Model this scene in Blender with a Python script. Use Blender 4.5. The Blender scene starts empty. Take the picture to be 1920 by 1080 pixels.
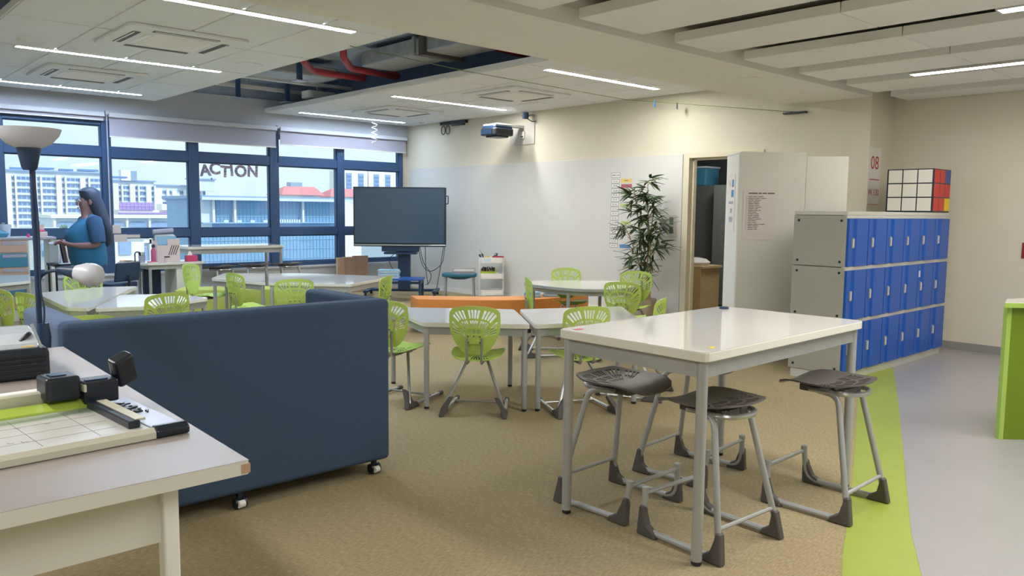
import bpy, bmesh, math, random
from mathutils import Vector, Matrix
random.seed(7)
PI = math.pi
SC = bpy.context.scene
COL = SC.collection

# ------------------------------------------------------------------ camera
def s2l(c):
    return c/12.92 if c <= 0.04045 else ((c+0.055)/1.055)**2.4
def rgb(r, g, b):
    return (s2l(r/255), s2l(g/255), s2l(b/255), 1.0)

cd = bpy.data.cameras.new('camera')
cam = bpy.data.objects.new('camera', cd)
COL.objects.link(cam)
cd.sensor_width = 36.0
cd.lens = 1496.9/1920*36.0
cd.clip_end = 3000
cd.clip_start = 0.02
_r = Vector((0.73775274, -0.67499571, 0.01008411))
_u = Vector((0.05760236, 0.07782721, 0.99530141))
_f = Vector((0.672609, 0.73370547, -0.09629858))
m = Matrix.Identity(4)
for i in range(3):
    m[i][0] = _r[i]; m[i][1] = _u[i]; m[i][2] = -_f[i]
m.translation = Vector((0, 0, 1.55))
cam.matrix_world = m
SC.camera = cam

# ------------------------------------------------------------------ world, sun, exposure
w = bpy.data.worlds.new('sky'); SC.world = w; w.use_nodes = True
nt = w.node_tree; nt.nodes.clear()
out = nt.nodes.new('ShaderNodeOutputWorld'); bg = nt.nodes.new('ShaderNodeBackground')
tc = nt.nodes.new('ShaderNodeTexCoord'); ns = nt.nodes.new('ShaderNodeTexNoise')
mp = nt.nodes.new('ShaderNodeMapping'); mp.inputs['Scale'].default_value = (1.0, 1.0, 3.0)
cr = nt.nodes.new('ShaderNodeValToRGB')
cr.color_ramp.elements[0].position = 0.35; cr.color_ramp.elements[0].color = (0.66, 0.87, 0.95, 1)
cr.color_ramp.elements[1].position = 0.68; cr.color_ramp.elements[1].color = (0.86, 0.95, 0.95, 1)
ns.inputs['Scale'].default_value = 2.2; ns.inputs['Detail'].default_value = 6
nt.links.new(tc.outputs['Generated'], mp.inputs['Vector']); nt.links.new(mp.outputs['Vector'], ns.inputs['Vector'])
nt.links.new(ns.outputs['Fac'], cr.inputs['Fac']); nt.links.new(cr.outputs['Color'], bg.inputs['Color'])
bg.inputs['Strength'].default_value = 1.1
nt.links.new(bg.outputs['Background'], out.inputs['Surface'])

sd = bpy.data.lights.new('sun', 'SUN'); sd.energy = 2.4; sd.angle = 0.02; sd.color = (1.0, 0.97, 0.92)
sun = bpy.data.objects.new('sun', sd); COL.objects.link(sun)
sun.rotation_euler = (math.radians(48), 0, math.radians(28))

STRIP = 122.0          # emission of the linear ceiling lights
def area(name, loc, sx, sy, power, color=(1, 0.98, 0.95)):
    a = bpy.data.lights.new(name, 'AREA'); a.shape = 'RECTANGLE'; a.size = sx; a.size_y = sy
    a.energy = power; a.color = color
    o = bpy.data.objects.new(name, a); COL.objects.link(o); o.location = loc
    return o
# unseen fill lamps added around the camera for extra light
area('fill_lamp', (4.0, 0.6, 2.86), 0.3, 2.4, 75)
area('fill_lamp', (7.2, -0.9, 2.86), 0.3, 2.4, 45)
area('fill_lamp', (0.2, -0.6, 2.86), 0.3, 2.4, 38)
area('store_room_fill', (10.6, 6.4, 2.9), 0.4, 0.8, 34)  # unseen lamp added to brighten the dark store room
area('fill_lamp', (-0.6, 4.0, 2.86), 0.3, 2.4, 75)

SC.view_settings.view_transform = 'Standard'
SC.view_settings.look = 'None'
SC.view_settings.exposure = 0.16
SC.view_settings.gamma = 1.0
SC.view_settings.use_curve_mapping = False

# ------------------------------------------------------------------ materials
def mat(name, col, rough=0.5, metal=0.0, noise=0.0, nscale=20.0, bump=0.0, bscale=200.0, spec=0.5, emit=None, estr=0.0, stretch=None, trans=0.0, coat=0.0):
    m = bpy.data.materials.new(name); m.use_nodes = True
    n = m.node_tree; b = n.nodes['Principled BSDF']
    c = rgb(*col)
    b.inputs['Base Color'].default_value = c
    b.inputs['Roughness'].default_value = rough
    b.inputs['Metallic'].default_value = metal
    b.inputs['Specular IOR Level'].default_value = spec
    if coat: b.inputs['Coat Weight'].default_value = coat; b.inputs['Coat Roughness'].default_value = 0.06
    if emit:
        b.inputs['Emission Color'].default_value = rgb(*emit); b.inputs['Emission Strength'].default_value = estr
    tc = None
    if noise or bump:
        tc = n.nodes.new('ShaderNodeTexCoord'); mp = n.nodes.new('ShaderNodeMapping')
        if stretch: mp.inputs['Scale'].default_value = stretch
        n.links.new(tc.outputs['Object'], mp.inputs['Vector'])
    if noise:
        t = n.nodes.new('ShaderNodeTexNoise'); t.inputs['Scale'].default_value = nscale; t.inputs['Detail'].default_value = 4
        n.links.new(mp.outputs['Vector'], t.inputs['Vector'])
        r = n.nodes.new('ShaderNodeValToRGB')
        r.color_ramp.elements[0].position = 0.3; r.color_ramp.elements[1].position = 0.7
        r.color_ramp.elements[0].color = tuple(max(0, x*(1-noise)) for x in c[:3])+(1,)
        r.color_ramp.elements[1].color = tuple(min(1, x*(1+noise)) for x in c[:3])+(1,)
        n.links.new(t.outputs['Fac'], r.inputs['Fac']); n.links.new(r.outputs['Color'], b.inputs['Base Color'])
    if bump:
        t2 = n.nodes.new('ShaderNodeTexNoise'); t2.inputs['Scale'].default_value = bscale
        n.links.new(mp.outputs['Vector'], t2.inputs['Vector'])
        bp = n.nodes.new('ShaderNodeBump'); bp.inputs['Strength'].default_value = bump; bp.inputs['Distance'].default_value = 0.01
        n.links.new(t2.outputs['Fac'], bp.inputs['Height']); n.links.new(bp.outputs['Normal'], b.inputs['Normal'])
    return m

M = {}
M['wall'] = mat('wall_paint', (226, 220, 202), 0.75, noise=0.015, nscale=3)
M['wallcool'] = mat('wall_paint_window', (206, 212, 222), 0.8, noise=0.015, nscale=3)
M['board'] = mat('whiteboard_laminate', (222, 222, 219), 0.22, noise=0.01, nscale=2, spec=0.4)
M['ceil'] = mat('ceiling_board', (238, 241, 244), 0.85, noise=0.012, nscale=6)
M['ceiljoint'] = mat('ceiling_joint', (252, 252, 252), 0.7)
M['beam'] = mat('beam_plaster', (240, 238, 230), 0.8, noise=0.012, nscale=4)
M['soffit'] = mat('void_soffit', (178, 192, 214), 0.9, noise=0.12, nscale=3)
M['bounce_panel'] = mat('void_bounce_panel', (120, 142, 176), 0.9, noise=0.08, nscale=3)
M['corrceil'] = mat('corridor_ceiling', (190, 187, 180), 0.85)
M['baffle'] = mat('baffle_white', (242, 241, 236), 0.7, noise=0.01, nscale=5)
M['carpet'] = mat('carpet_beige', (171, 155, 121), 0.95, noise=0.22, nscale=60, bump=0.5, bscale=260, stretch=(0.55, 2.4, 1), spec=0.1)
M['lime_floor'] = mat('lime_vinyl', (158, 173, 70), 0.4, noise=0.03, nscale=8)
M['grey_floor'] = mat('grey_vinyl', (162, 159, 160), 0.32, noise=0.03, nscale=5)
M['skirt'] = mat('grey_skirting', (150, 148, 146), 0.5)
M['frame'] = mat('glare_blue_aluminium', (52, 84, 124), 0.45, noise=0.02)  # blue veil of window glare put into the dark frame colour
M['ivory'] = mat('ivory_door_frame', (224, 216, 192), 0.5, noise=0.01)
M['white'] = mat('white_paint', (236, 236, 232), 0.4, noise=0.01, nscale=6)
M['offwhite'] = mat('offwhite_panel', (218, 217, 208), 0.45, noise=0.012, nscale=4)
M['gloss'] = mat('glossy_white_laminate', (226, 222, 216), 0.06, noise=0.008, nscale=4, spec=0.9)
M['edge'] = mat('cream_edge_band', (226, 224, 214), 0.4)
M['steel'] = mat('grey_powder_coat', (172, 174, 174), 0.4, metal=0.25, noise=0.02, nscale=30)
M['chrome'] = mat('satin_tube', (178, 178, 178), 0.28, metal=0.75)
M['lime'] = mat('lime_plastic', (186, 212, 104), 0.38, noise=0.02, nscale=12)
M['black_seat'] = mat('charcoal_plastic', (88, 82, 79), 0.42, noise=0.06, nscale=14)
M['shoe'] = mat('dark_grey_foot', (84, 80, 78), 0.55)
M['black'] = mat('black_plastic', (28, 36, 48), 0.35)
M['navyblack'] = mat('blue_black_plastic', (32, 58, 92), 0.4)
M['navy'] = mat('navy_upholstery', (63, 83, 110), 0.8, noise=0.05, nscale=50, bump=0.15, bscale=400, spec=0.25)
M['navy2'] = mat('navy_upholstery_pale', (98, 116, 146), 0.8, noise=0.05, nscale=50, bump=0.15, bscale=400, spec=0.25)  # paler copy of the navy, used on the left arm
M['orange'] = mat('orange_vinyl', (226, 146, 72), 0.45, noise=0.02, nscale=10)
M['chartreuse'] = mat('chartreuse_vinyl', (190, 202, 100), 0.5, noise=0.02, nscale=10)
M['blue'] = mat('locker_blue', (12, 88, 186), 0.36, noise=0.02, nscale=8)
M['lockgrey'] = mat('locker_grey', (168, 166, 154), 0.5, noise=0.015, nscale=6)
M['lockband'] = mat('locker_band', (206, 204, 196), 0.45)
M['limepanel'] = mat('lime_panel', (112, 138, 20), 0.5, noise=0.02, nscale=5)
M['limeedge'] = mat('lime_edge', (166, 198, 92), 0.45)
M['red'] = mat('red_paint', (168, 58, 66), 0.5)
M['galv'] = mat('galvanised_duct', (176, 180, 182), 0.45, metal=0.3, noise=0.14, nscale=7)
M['tvscreen'] = mat('screen_glass', (62, 88, 112), 0.18, spec=0.5)
M['tvframe'] = mat('screen_frame', (26, 38, 54), 0.35)
M['card'] = mat('corrugated_card', (182, 150, 128), 0.9, noise=0.06, nscale=9)
M['cardedge'] = mat('card_edge', (214, 194, 172), 0.9)
M['teal'] = mat('teal_seat', (34, 104, 132), 0.5)
M['peach'] = mat('peach_drawer', (200, 168, 150), 0.5)
M['tealdrawer'] = mat('teal_drawer', (70, 138, 168), 0.5)
M['lilac'] = mat('lilac_laminate', (176, 178, 196), 0.25)
M['desktop'] = mat('taupe_laminate', (162, 153, 147), 0.38, noise=0.02, nscale=7)
M['paper'] = mat('paper', (236, 232, 228), 0.8)
M['paperpink'] = mat('pinkish_card', (222, 212, 208), 0.8)
M['ink'] = mat('ink', (60, 56, 58), 0.7)
M['inkgrey'] = mat('grey_ink', (130, 128, 128), 0.7)
M['inkred'] = mat('red_ink', (184, 58, 62), 0.7)
M['lightblue'] = mat('light_blue_file', (150, 196, 224), 0.5)
M['lblue2'] = mat('pale_blue_file', (206, 222, 236), 0.5)
M['pink'] = mat('magenta_plastic', (206, 70, 118), 0.4)
M['rose'] = mat('rose_bottle', (190, 96, 138), 0.3)
M['yellow'] = mat('yellow_sticker', (240, 208, 48), 0.6)
M['amber'] = mat('amber_label', (240, 210, 120), 0.7)
M['pinklabel'] = mat('pink_label', (206, 92, 124), 0.7)
M['greenlabel'] = mat('green_label', (186, 208, 138), 0.7)
M['bluelabel'] = mat('blue_label', (80, 150, 210), 0.7)
M['limeclear'] = mat('lime_acrylic', (178, 202, 84), 0.2)
M['trimgrey'] = mat('pale_grey_deck', (206, 206, 200), 0.35, noise=0.02, nscale=9)
M['putty'] = mat('putty_rail', (206, 204, 186), 0.4)
M['silver'] = mat('silver_plastic', (180, 190, 200), 0.15, metal=0.6)
M['lid'] = mat('pearl_silver_lid', (206, 214, 226), 0.12, metal=0.15, coat=0.5)
M['leaf'] = mat('leaf_green', (62, 84, 48), 0.5, noise=0.35, nscale=5)
M['leaf2'] = mat('leaf_light_green', (118, 140, 78), 0.5, noise=0.2, nscale=5)
M['cane'] = mat('cane_stem', (160, 138, 92), 0.6, noise=0.2, nscale=15)
M['terracotta'] = mat('taupe_pot', (180, 164, 146), 0.7)
M['soil'] = mat('soil', (70, 56, 44), 0.95, noise=0.3)
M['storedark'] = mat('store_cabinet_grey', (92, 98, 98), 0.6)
M['storedark2'] = mat('store_cabinet_grey_lit', (108, 114, 112), 0.6)  # cabinet grey again, with the light on it put into the colour
M['wood'] = mat('pale_oak', (196, 170, 128), 0.5, noise=0.08, nscale=6, stretch=(1, 1, 8))
M['skin'] = mat('skin', (138, 108, 112), 0.55)
M['hair'] = mat('dark_hair', (48, 66, 92), 0.5, noise=0.2, nscale=40, stretch=(4, 4, 0.6))
M['shirt'] = mat('teal_shirt', (38, 104, 146), 0.85, noise=0.05, nscale=20)
M['vest'] = mat('navy_sleeve', (44, 82, 120), 0.85, noise=0.04, nscale=20)
M['jeans'] = mat('dark_jeans', (36, 66, 104), 0.85, noise=0.06, nscale=30)
M['lampwhite'] = mat('lamp_glass', (206, 210, 222), 0.35)
M['beigebox'] = mat('pale_box', (222, 204, 200), 0.8)
M['tank'] = mat('roof_tank', (150, 176, 206), 0.6)
def emis(name, col, s):
    m = bpy.data.materials.new(name); m.use_nodes = True
    n = m.node_tree; n.nodes.clear(); o = n.nodes.new('ShaderNodeOutputMaterial'); e = n.nodes.new('ShaderNodeEmission')
    e.inputs['Color'].default_value = rgb(*col); e.inputs['Strength'].default_value = s
    n.links.new(e.outputs[0], o.inputs[0]); return m
M['strip'] = emis('strip_light', (255, 252, 246), STRIP)
M['strip_soft'] = emis('strip_light_soft', (255, 252, 246), STRIP*0.72)
M['strip_cool_soft'] = emis('strip_light_cool_soft', (220, 235, 255), STRIP*0.42)
M['strip_window'] = emis('strip_light_window', (214, 232, 255), STRIP*0.55)
M['strip_cool'] = emis('strip_light_cool', (214, 232, 255), STRIP)
M['strip_corridor'] = emis('strip_light_corridor', (255, 249, 238), STRIP*0.32)
def glassmat(name, tint, gloss=0.06):
    m = bpy.data.materials.new(name); m.use_nodes = True
    n = m.node_tree; n.nodes.clear(); o = n.nodes.new('ShaderNodeOutputMaterial')
    t = n.nodes.new('ShaderNodeBsdfTransparent'); t.inputs['Color'].default_value = tint
    g = n.nodes.new('ShaderNodeBsdfGlossy'); g.inputs['Roughness'].default_value = 0.02
    x = n.nodes.new('ShaderNodeMixShader'); x.inputs['Fac'].default_value = gloss
    n.links.new(t.outputs[0], x.inputs[1]); n.links.new(g.outputs[0], x.inputs[2]); n.links.new(x.outputs[0], o.inputs[0]); return m
M['glass'] = glassmat('window_glass', (0.95, 0.985, 1.0, 1))
M['acrylic'] = glassmat('clear_acrylic', (0.9, 0.95, 0.9, 1), 0.12)
def translucent(name, col, f=0.45):
    m = bpy.data.materials.new(name); m.use_nodes = True
    n = m.node_tree; n.nodes.clear(); o = n.nodes.new('ShaderNodeOutputMaterial')
    d = n.nodes.new('ShaderNodeBsdfDiffuse'); d.inputs['Color'].default_value = rgb(*col)
    t = n.nodes.new('ShaderNodeBsdfTranslucent'); t.inputs['Color'].default_value = rgb(*col)
    x = n.nodes.new('ShaderNodeMixShader'); x.inputs['Fac'].default_value = f
    n.links.new(d.outputs[0], x.inputs[1]); n.links.new(t.outputs[0], x.inputs[2]); n.links.new(x.outputs[0], o.inputs[0]); return m
M['blind'] = translucent('blind_fabric', (206, 206, 220), 0.35)
# patterned paper for the window letters
def stripemat():
    m = mat('patterned_paper', (90, 90, 120), 0.8)
    n = m.node_tree; b = n.nodes['Principled BSDF']
    tc = n.nodes.new('ShaderNodeTexCoord'); wv = n.nodes.new('ShaderNodeTexNoise'); wv.inputs['Scale'].default_value = 14
    mp = n.nodes.new('ShaderNodeMapping'); mp.inputs['Scale'].default_value = (0.5, 1, 1.6); mp.inputs['Rotation'].default_value = (0, 0.5, 0)
    r = n.nodes.new('ShaderNodeValToRGB'); r.color_ramp.interpolation = 'CONSTANT'
    els = r.color_ramp.elements
    els[0].position = 0; els[0].color = rgb(120, 132, 172)
    els[1].position = 0.44; els[1].color = rgb(186, 170, 184)
    for p, c in ((0.5, (140, 132, 166)), (0.56, (226, 212, 216)), (0.6, (126, 122, 168)), (0.66, (180, 172, 192))):
        e = els.new(p); e.color = rgb(*c)
    n.links.new(tc.outputs['Object'], mp.inputs['Vector']); n.links.new(mp.outputs['Vector'], wv.inputs['Vector'])
    n.links.new(wv.outputs['Fac'], r.inputs['Fac']); n.links.new(r.outputs['Color'], b.inputs['Base Color'])
    return m
M['pattern'] = stripemat()

# ------------------------------------------------------------------ mesh helpers
class MB:
    def __init__(s): s.v = []; s.f = []
    def add(s, vs, fs):
        k = len(s.v); s.v += [tuple(x) for x in vs]; s.f += [tuple(i+k for i in q) for q in fs]; return s
    def box(s, c, d, rz=0.0, bev=0.0):
        x, y, z = d[0]/2, d[1]/2, d[2]/2
        ca, sa = math.cos(rz), math.sin(rz)
        vs = []
        for k in (-1, 1):
            for (i, j) in ((-1, -1), (1, -1), (1, 1), (-1, 1)):
                vs.append((c[0]+i*x*ca-j*y*sa, c[1]+i*x*sa+j*y*ca, c[2]+k*z))
        return s.add(vs, [(3, 2, 1, 0), (4, 5, 6, 7), (0, 1, 5, 4), (1, 2, 6, 5), (2, 3, 7, 6), (3, 0, 4, 7)])
    def bb(s, x0, x1, y0, y1, z0, z1):
        return s.box(((x0+x1)/2, (y0+y1)/2, (z0+z1)/2), (abs(x1-x0), abs(y1-y0), abs(z1-z0)))
    def prism(s, poly, z0, z1):
        a = sum(poly[i][0]*poly[(i+1) % len(poly)][1]-poly[(i+1) % len(poly)][0]*poly[i][1] for i in range(len(poly)))
        if a < 0: poly = poly[::-1]
        n = len(poly)
        vs = [(p[0], p[1], z0) for p in poly]+[(p[0], p[1], z1) for p in poly]
        return s.add(vs, [tuple(range(n))[::-1], tuple(range(n, 2*n))]+[(i, (i+1) % n, n+(i+1) % n, n+i) for i in range(n)])
    def xprism(s, prof, x0, x1):    # profile in (y,z), extruded along x
        n = len(prof)
        vs = [(x0, p[0], p[1]) for p in prof]+[(x1, p[0], p[1]) for p in prof]
        return s.add(vs, [tuple(range(n)), tuple(range(n, 2*n))[::-1]]+[(i, n+i, n+(i+1) % n, (i+1) % n) for i in range(n)])
    def tube(s, pts, r, n=10, cap=True):
        pts = [Vector(p) for p in pts]; R = r if isinstance(r, (list, tuple)) else [r]*len(pts)
        k0 = len(s.v); up = None
        for i, p in enumerate(pts):
            t = (pts[min(i+1, len(pts)-1)]-pts[max(i-1, 0)]).normalized()
            if up is None:
                up = Vector((0, 0, 1)) if abs(t.z) < 0.9 else Vector((1, 0, 0))
            a = up-t*up.dot(t)
            if a.length < 1e-4: a = t.orthogonal()
            a.normalize(); b = t.cross(a); up = a
            for j in range(n):
                th = 2*PI*j/n
                s.v.append(tuple(p+(a*math.cos(th)+b*math.sin(th))*R[i]))
        for i in range(len(pts)-1):
            for j in range(n):
                s.f.append((k0+i*n+j, k0+i*n+(j+1) % n, k0+(i+1)*n+(j+1) % n, k0+(i+1)*n+j))
        if cap:
            s.f.append(tuple(k0+j for j in range(n))[::-1]); s.f.append(tuple(k0+(len(pts)-1)*n+j for j in range(n)))
        return s
    def lathe(s, prof, c=(0, 0, 0), n=24):
        k0 = len(s.v)
        for (r, z) in prof:
            for j in range(n):
                th = 2*PI*j/n; s.v.append((c[0]+r*math.cos(th), c[1]+r*math.sin(th), c[2]+z))
        for i in range(len(prof)-1):
            for j in range(n):
                s.f.append((k0+i*n+j, k0+i*n+(j+1) % n, k0+(i+1)*n+(j+1) % n, k0+(i+1)*n+j))
        if prof[0][0] > 1e-6: s.f.append(tuple(k0+j for j in range(n))[::-1])
        if prof[-1][0] > 1e-6: s.f.append(tuple(k0+(len(prof)-1)*n+j for j in range(n)))
        return s
    def loft(s, rings, n=16):   # rings: (cx,cy,cz,rx,ry)
        k0 = len(s.v)
        for (cx, cy, cz, rx, ry) in rings:
            for j in range(n):
                th = 2*PI*j/n; s.v.append((cx+rx*math.cos(th), cy+ry*math.sin(th), cz))
        for i in range(len(rings)-1):
            for j in range(n):
                s.f.append((k0+i*n+j, k0+i*n+(j+1) % n, k0+(i+1)*n+(j+1) % n, k0+(i+1)*n+j))
        s.f.append(tuple(k0+j for j in range(n))[::-1]); s.f.append(tuple(k0+(len(rings)-1)*n+j for j in range(n)))
        return s
    def build(s, name, mt, parent=None, smooth=False, bevel=0.0, seg=2, loc=None, rz=None):
        me = bpy.data.meshes.new(name); me.from_pydata(s.v, [], s.f)
        bm = bmesh.new(); bm.from_mesh(me); bmesh.ops.recalc_face_normals(bm, faces=bm.faces); bm.to_mesh(me); bm.free()
        me.materials.append(M[mt] if isinstance(mt, str) else mt)
        o = bpy.data.objects.new(name, me); COL.objects.link(o)
        if parent: o.parent = parent
        if loc: o.location = loc
        if rz is not None: o.rotation_euler = (0, 0, rz)
        if smooth:
            for p in me.polygons: p.use_smooth = True
            try: me.set_sharp_from_angle(angle=math.radians(40))
            except Exception: pass
        if bevel:
            b = o.modifiers.new('bevel', 'BEVEL'); b.width = bevel; b.segments = seg; b.limit_method = 'ANGLE'; b.angle_limit = math.radians(40)
        return o

def box(name, mt, x0, x1, y0, y1, z0, z1, parent=None, bevel=0.0):
    return MB().bb(x0, x1, y0, y1, z0, z1).build(name, mt, parent, bevel=bevel)
def tag(o, label=None, cat=None, group=None, kind=None):
    if label: o['label'] = label
    if cat: o['category'] = cat
    if group: o['group'] = group
    if kind: o['kind'] = kind
    return o
def thing(name, label, cat, loc=(0, 0, 0), rz=0.0, group=None):
    o = bpy.data.objects.new(name, None); COL.objects.link(o); o.empty_display_size = 0.05
    o.location = loc; o.rotation_euler = (0, 0, rz)
    return tag(o, label, cat, group)
def struct(o): o['kind'] = 'structure'; return o
def part(o, label): o['label'] = label; return o
KIDS = {}
def dup(root, loc, rz, label, group=None):
    r = root.copy(); COL.objects.link(r); r.location = loc; r.rotation_euler = (0, 0, rz)
    r['label'] = label
    if group: r['group'] = group
    for ch in KIDS[root.name]:
        c = ch.copy(); COL.objects.link(c); c.parent = r
        for g in KIDS.get(ch.name, []):
            d = g.copy(); COL.objects.link(d); d.parent = c
    return r
def remember(root):
    KIDS[root.name] = [o for o in COL.objects if o.parent == root]
    for c in KIDS[root.name]: KIDS[c.name] = [o for o in COL.objects if o.parent == c]
def fillet(pts, r, n=4):
    out = []
    P = [Vector(p) for p in pts]
    for i, p in enumerate(P):
        if i == 0 or i == len(P)-1: out.append(p); continue
        a = P[i-1]-p; b = P[i+1]-p
        d = min(r, a.length*0.45, b.length*0.45)
        s = p+a.normalized()*d; e = p+b.normalized()*d
        for k in range(n+1):
            t = k/n; out.append(s*(1-t)**2+p*2*t*(1-t)+e*t*t)
    return out
def roundpoly(poly, r, n=4):
    out = []; N = len(poly)
    for i in range(N):
        p = Vector(poly[i]).to_2d(); a = Vector(poly[i-1]).to_2d()-p; b = Vector(poly[(i+1) % N]).to_2d()-p
        d = min(r, a.length*0.4, b.length*0.4); s = p+a.normalized()*d; e = p+b.normalized()*d
        for k in range(n+1):
            t = k/n; q = s*(1-t)**2+p*2*t*(1-t)+e*t*t; out.append((q.x, q.y))
    return out
def text(name, body, size, org, ux, uy, mt, parent=None, ext=0.0008, off=0.0, align='CENTER'):
    cu = bpy.data.curves.new(name, 'FONT'); cu.body = body; cu.size = size; cu.extrude = ext; cu.offset = off; cu.resolution_u = 3
    cu.align_x = align; cu.align_y = 'CENTER'
    t = bpy.data.objects.new(name+'_tmp', cu); COL.objects.link(t)
    dg = bpy.context.evaluated_depsgraph_get(); dg.update()
    me = bpy.data.meshes.new_from_object(t.evaluated_get(dg))
    bpy.data.objects.remove(t)
    me.materials.clear(); me.materials.append(M[mt])
    o = bpy.data.objects.new(name, me); COL.objects.link(o)
    ux = Vector(ux).normalized(); uy = Vector(uy).normalized(); uz = ux.cross(uy)
    mm = Matrix.Identity(4)
    for i in range(3): mm[i][0] = ux[i]; mm[i][1] = uy[i]; mm[i][2] = uz[i]
    mm.translation = Vector(org)
    if parent: o.parent = parent
    o.matrix_local = mm
    return o

XW, YW = 9.38, 13.4       # projector wall, window wall
# ================================================================== SHELL
fl = struct(MB().prism([(-2.5, -3), (XW+3, -3), (XW+3, YW+0.1), (-2.5, YW+0.1)], -0.12, 0.0).build('floor', 'carpet'))
edgeA = [(8.05, 3.52), (7.721, 3.372), (6.399, 2.80), (5.089, 2.23), (4.286, 1.885), (3.86, 1.71), (3.492, 1.56), (3.10, 1.38), (2.5, 1.05), (1.9, 0.6), (1.2, -0.1), (0.4, -1.2), (-0.4, -3)]
edgeB = [(8.75, 3.52), (8.262, 3.271), (6.661, 2.578), (5.325, 2.012), (4.519, 1.675), (3.991, 1.45), (3.511, 1.22), (3.0, 0.92), (2.5, 0.55), (1.95, 0.0), (1.4, -0.8), (0.9, -1.7), (0.5, -3)]
struct(MB().prism(edgeA+[(10.2, -3), (10.2, 3.52)], -0.03, 0.0015).build('floor', 'lime_floor', None)).name = 'floor_lime'
struct(MB().prism(edgeB+[(10.2, -3), (10.2, 3.52)], -0.02, 0.003).build('floor', 'grey_floor', None)).name = 'floor_grey'

# projector wall with door opening y 5.55..6.6
DY0, DY1, DZ = 5.55, 6.60, 2.30
wm = MB()
wm.bb(XW, XW+0.15, DY1+.05, YW+0.3, 0, 3.75); wm.bb(XW, XW+0.15, 4.12, DY0-.05, 0, 3.75); wm.bb(XW, XW+0.15, DY0-.05, DY1+.05, DZ+.04, 3.75)
struct(wm.build('wall_right', 'wall'))
struct(MB().bb(XW+0.15, 10.0, 4.12, 4.3, 0, 3.75).build('wall_pillar', 'wall'))
struct(MB().bb(10.0, 10.15, -3, 4.3, 0, 3.75).build('wall_corridor', 'wall'))
struct(MB().bb(-2.5, 10.15, -3.12, -3, 0, 3.75).build('wall_back', 'wall'))
struct(MB().bb(-2.62, -2.5, -3.12, YW+0.3, 0, 3.75).build('wall_left', 'wall'))
# whiteboard laminate on the wall
wb = tag(MB().bb(XW-0.018, XW, 6.71, 13.28, 0.09, 2.36).build('whiteboard', 'board', bevel=0.003), 'long white whiteboard panelling covering the lower projector wall', 'whiteboard')
struct(box('baseboard_right', 'white', XW-0.03, XW, 6.71, YW, 0, 0.09, bevel=0.004))
struct(box('baseboard_corridor', 'skirt', 9.97, 10.0, -3, 4.12, 0, 0.09))
struct(box('baseboard_pillar', 'skirt', XW, 9.97, 4.09, 4.12, 0, 0.09))
# door frame
df = MB()
df.bb(XW-0.02, XW+0.17, DY1, DY1+0.09, 0, DZ+0.07); df.bb(XW-0.02, XW+0.17, DY0-0.09, DY0, 0, DZ+0.07); df.bb(XW-0.02, XW+0.17, DY0, DY1, DZ, DZ+0.07)
df.bb(XW+0.06, XW+0.09, DY1-0.03, DY1, 0, DZ); df.bb(XW+0.06, XW+0.09, DY0, DY0+0.03, 0, DZ); df.bb(XW+0.06, XW+0.09, DY0, DY1, DZ-0.03, DZ)
struct(df.build('trim_1', 'ivory', bevel=0.004))
# store room behind the door
sr = MB(); sr.bb(12.3, 12.4, 4.3, 9.6, 0, 3.0); sr.bb(XW+0.15, 12.4, 9.6, 9.7, 0, 3.0); sr.bb(XW+0.15, 12.4, 4.3, 4.4, 0, 3.0); sr.bb(XW+0.15, 12.4, 4.3, 9.7, 3.0, 3.1)
struct(sr.build('wall_store', 'storedark'))
# window wall
wz0, wz1 = 0.54, 2.83
struct(MB().bb(-2.5, XW+0.15, YW, YW+0.2, -0.1, wz0-0.03).build('wall_front', 'wallcool'))
struct(MB().bb(-2.5, XW+0.15, YW, YW+0.2, 2.86, 3.44).build('wall_front_upper', 'wallcool'))
struct(MB().bb(-2.5, 0.93, YW, YW+0.2, wz0-0.03, 2.86).build('wall_front_left', 'wallcool'))
struct(MB().bb(9.27, XW, YW, YW+0.2, wz0-0.03, 2.86).build('wall_front_right', 'wall'))
struct(MB().bb(-2.5, XW+0.15, YW+0.05, YW+0.25, 3.44, 3.8).build('trim_2', 'soffit'))
mull = [(0.93, 1.03), (2.27, 2.415), (3.71, 3.838), (5.03, 5.19), (6.447, 6.61), (7.788, 7.937), (9.19, 9.268)]
for k in range(6):
    x0 = mull[k][1]; x1 = mull[k+1][0]; xe = mull[k+1][1]
    f = MB()
    f.bb(x1, xe, YW-0.03, YW+0.12, wz0-0.02, 2.86)
    if k == 0: f.bb(mull[0][0], mull[0][1], YW-0.03, YW+0.12, wz0-0.02, 2.86)
    f.bb(x0, x1, YW-0.02, YW+0.10, wz0-0.02, wz0+0.05)
    f.bb(x0, x1, YW-0.02, YW+0.10, 1.07, 1.205)
    f.bb(x0, x1, YW-0.02, YW+0.10, 2.305, 2.46)
    f.bb(x0, x1, YW-0.02, YW+0.10, 2.79, 2.86)
    # sash lips
    for (a, b) in ((wz0+0.05, 1.07), (1.205, 2.305), (2.46, 2.79)):
        t = 0.018
        f.bb(x0, x0+t, YW+0.01, YW+0.07, a, b); f.bb(x1-t, x1, YW+0.01, YW+0.07, a, b)
        f.bb(x0+t, x1-t, YW+0.01, YW+0.07, a, a+t); f.bb(x0+t, x1-t, YW+0.01, YW+0.07, b-t, b)
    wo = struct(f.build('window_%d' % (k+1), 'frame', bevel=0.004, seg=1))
    for (a, b) in ((wz0+0.05, 1.07), (1.205, 2.305), (2.46, 2.79)):
        MB().bb(x0+0.016, x1-0.016, YW+0.036, YW+0.044, a+0.016, b-0.016).build('glass_pane', 'glass', wo)
struct(box('trim_3', 'wallcool', -2.5, XW, YW-0.06, YW, wz0-0.06, wz0-0.025))

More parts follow.
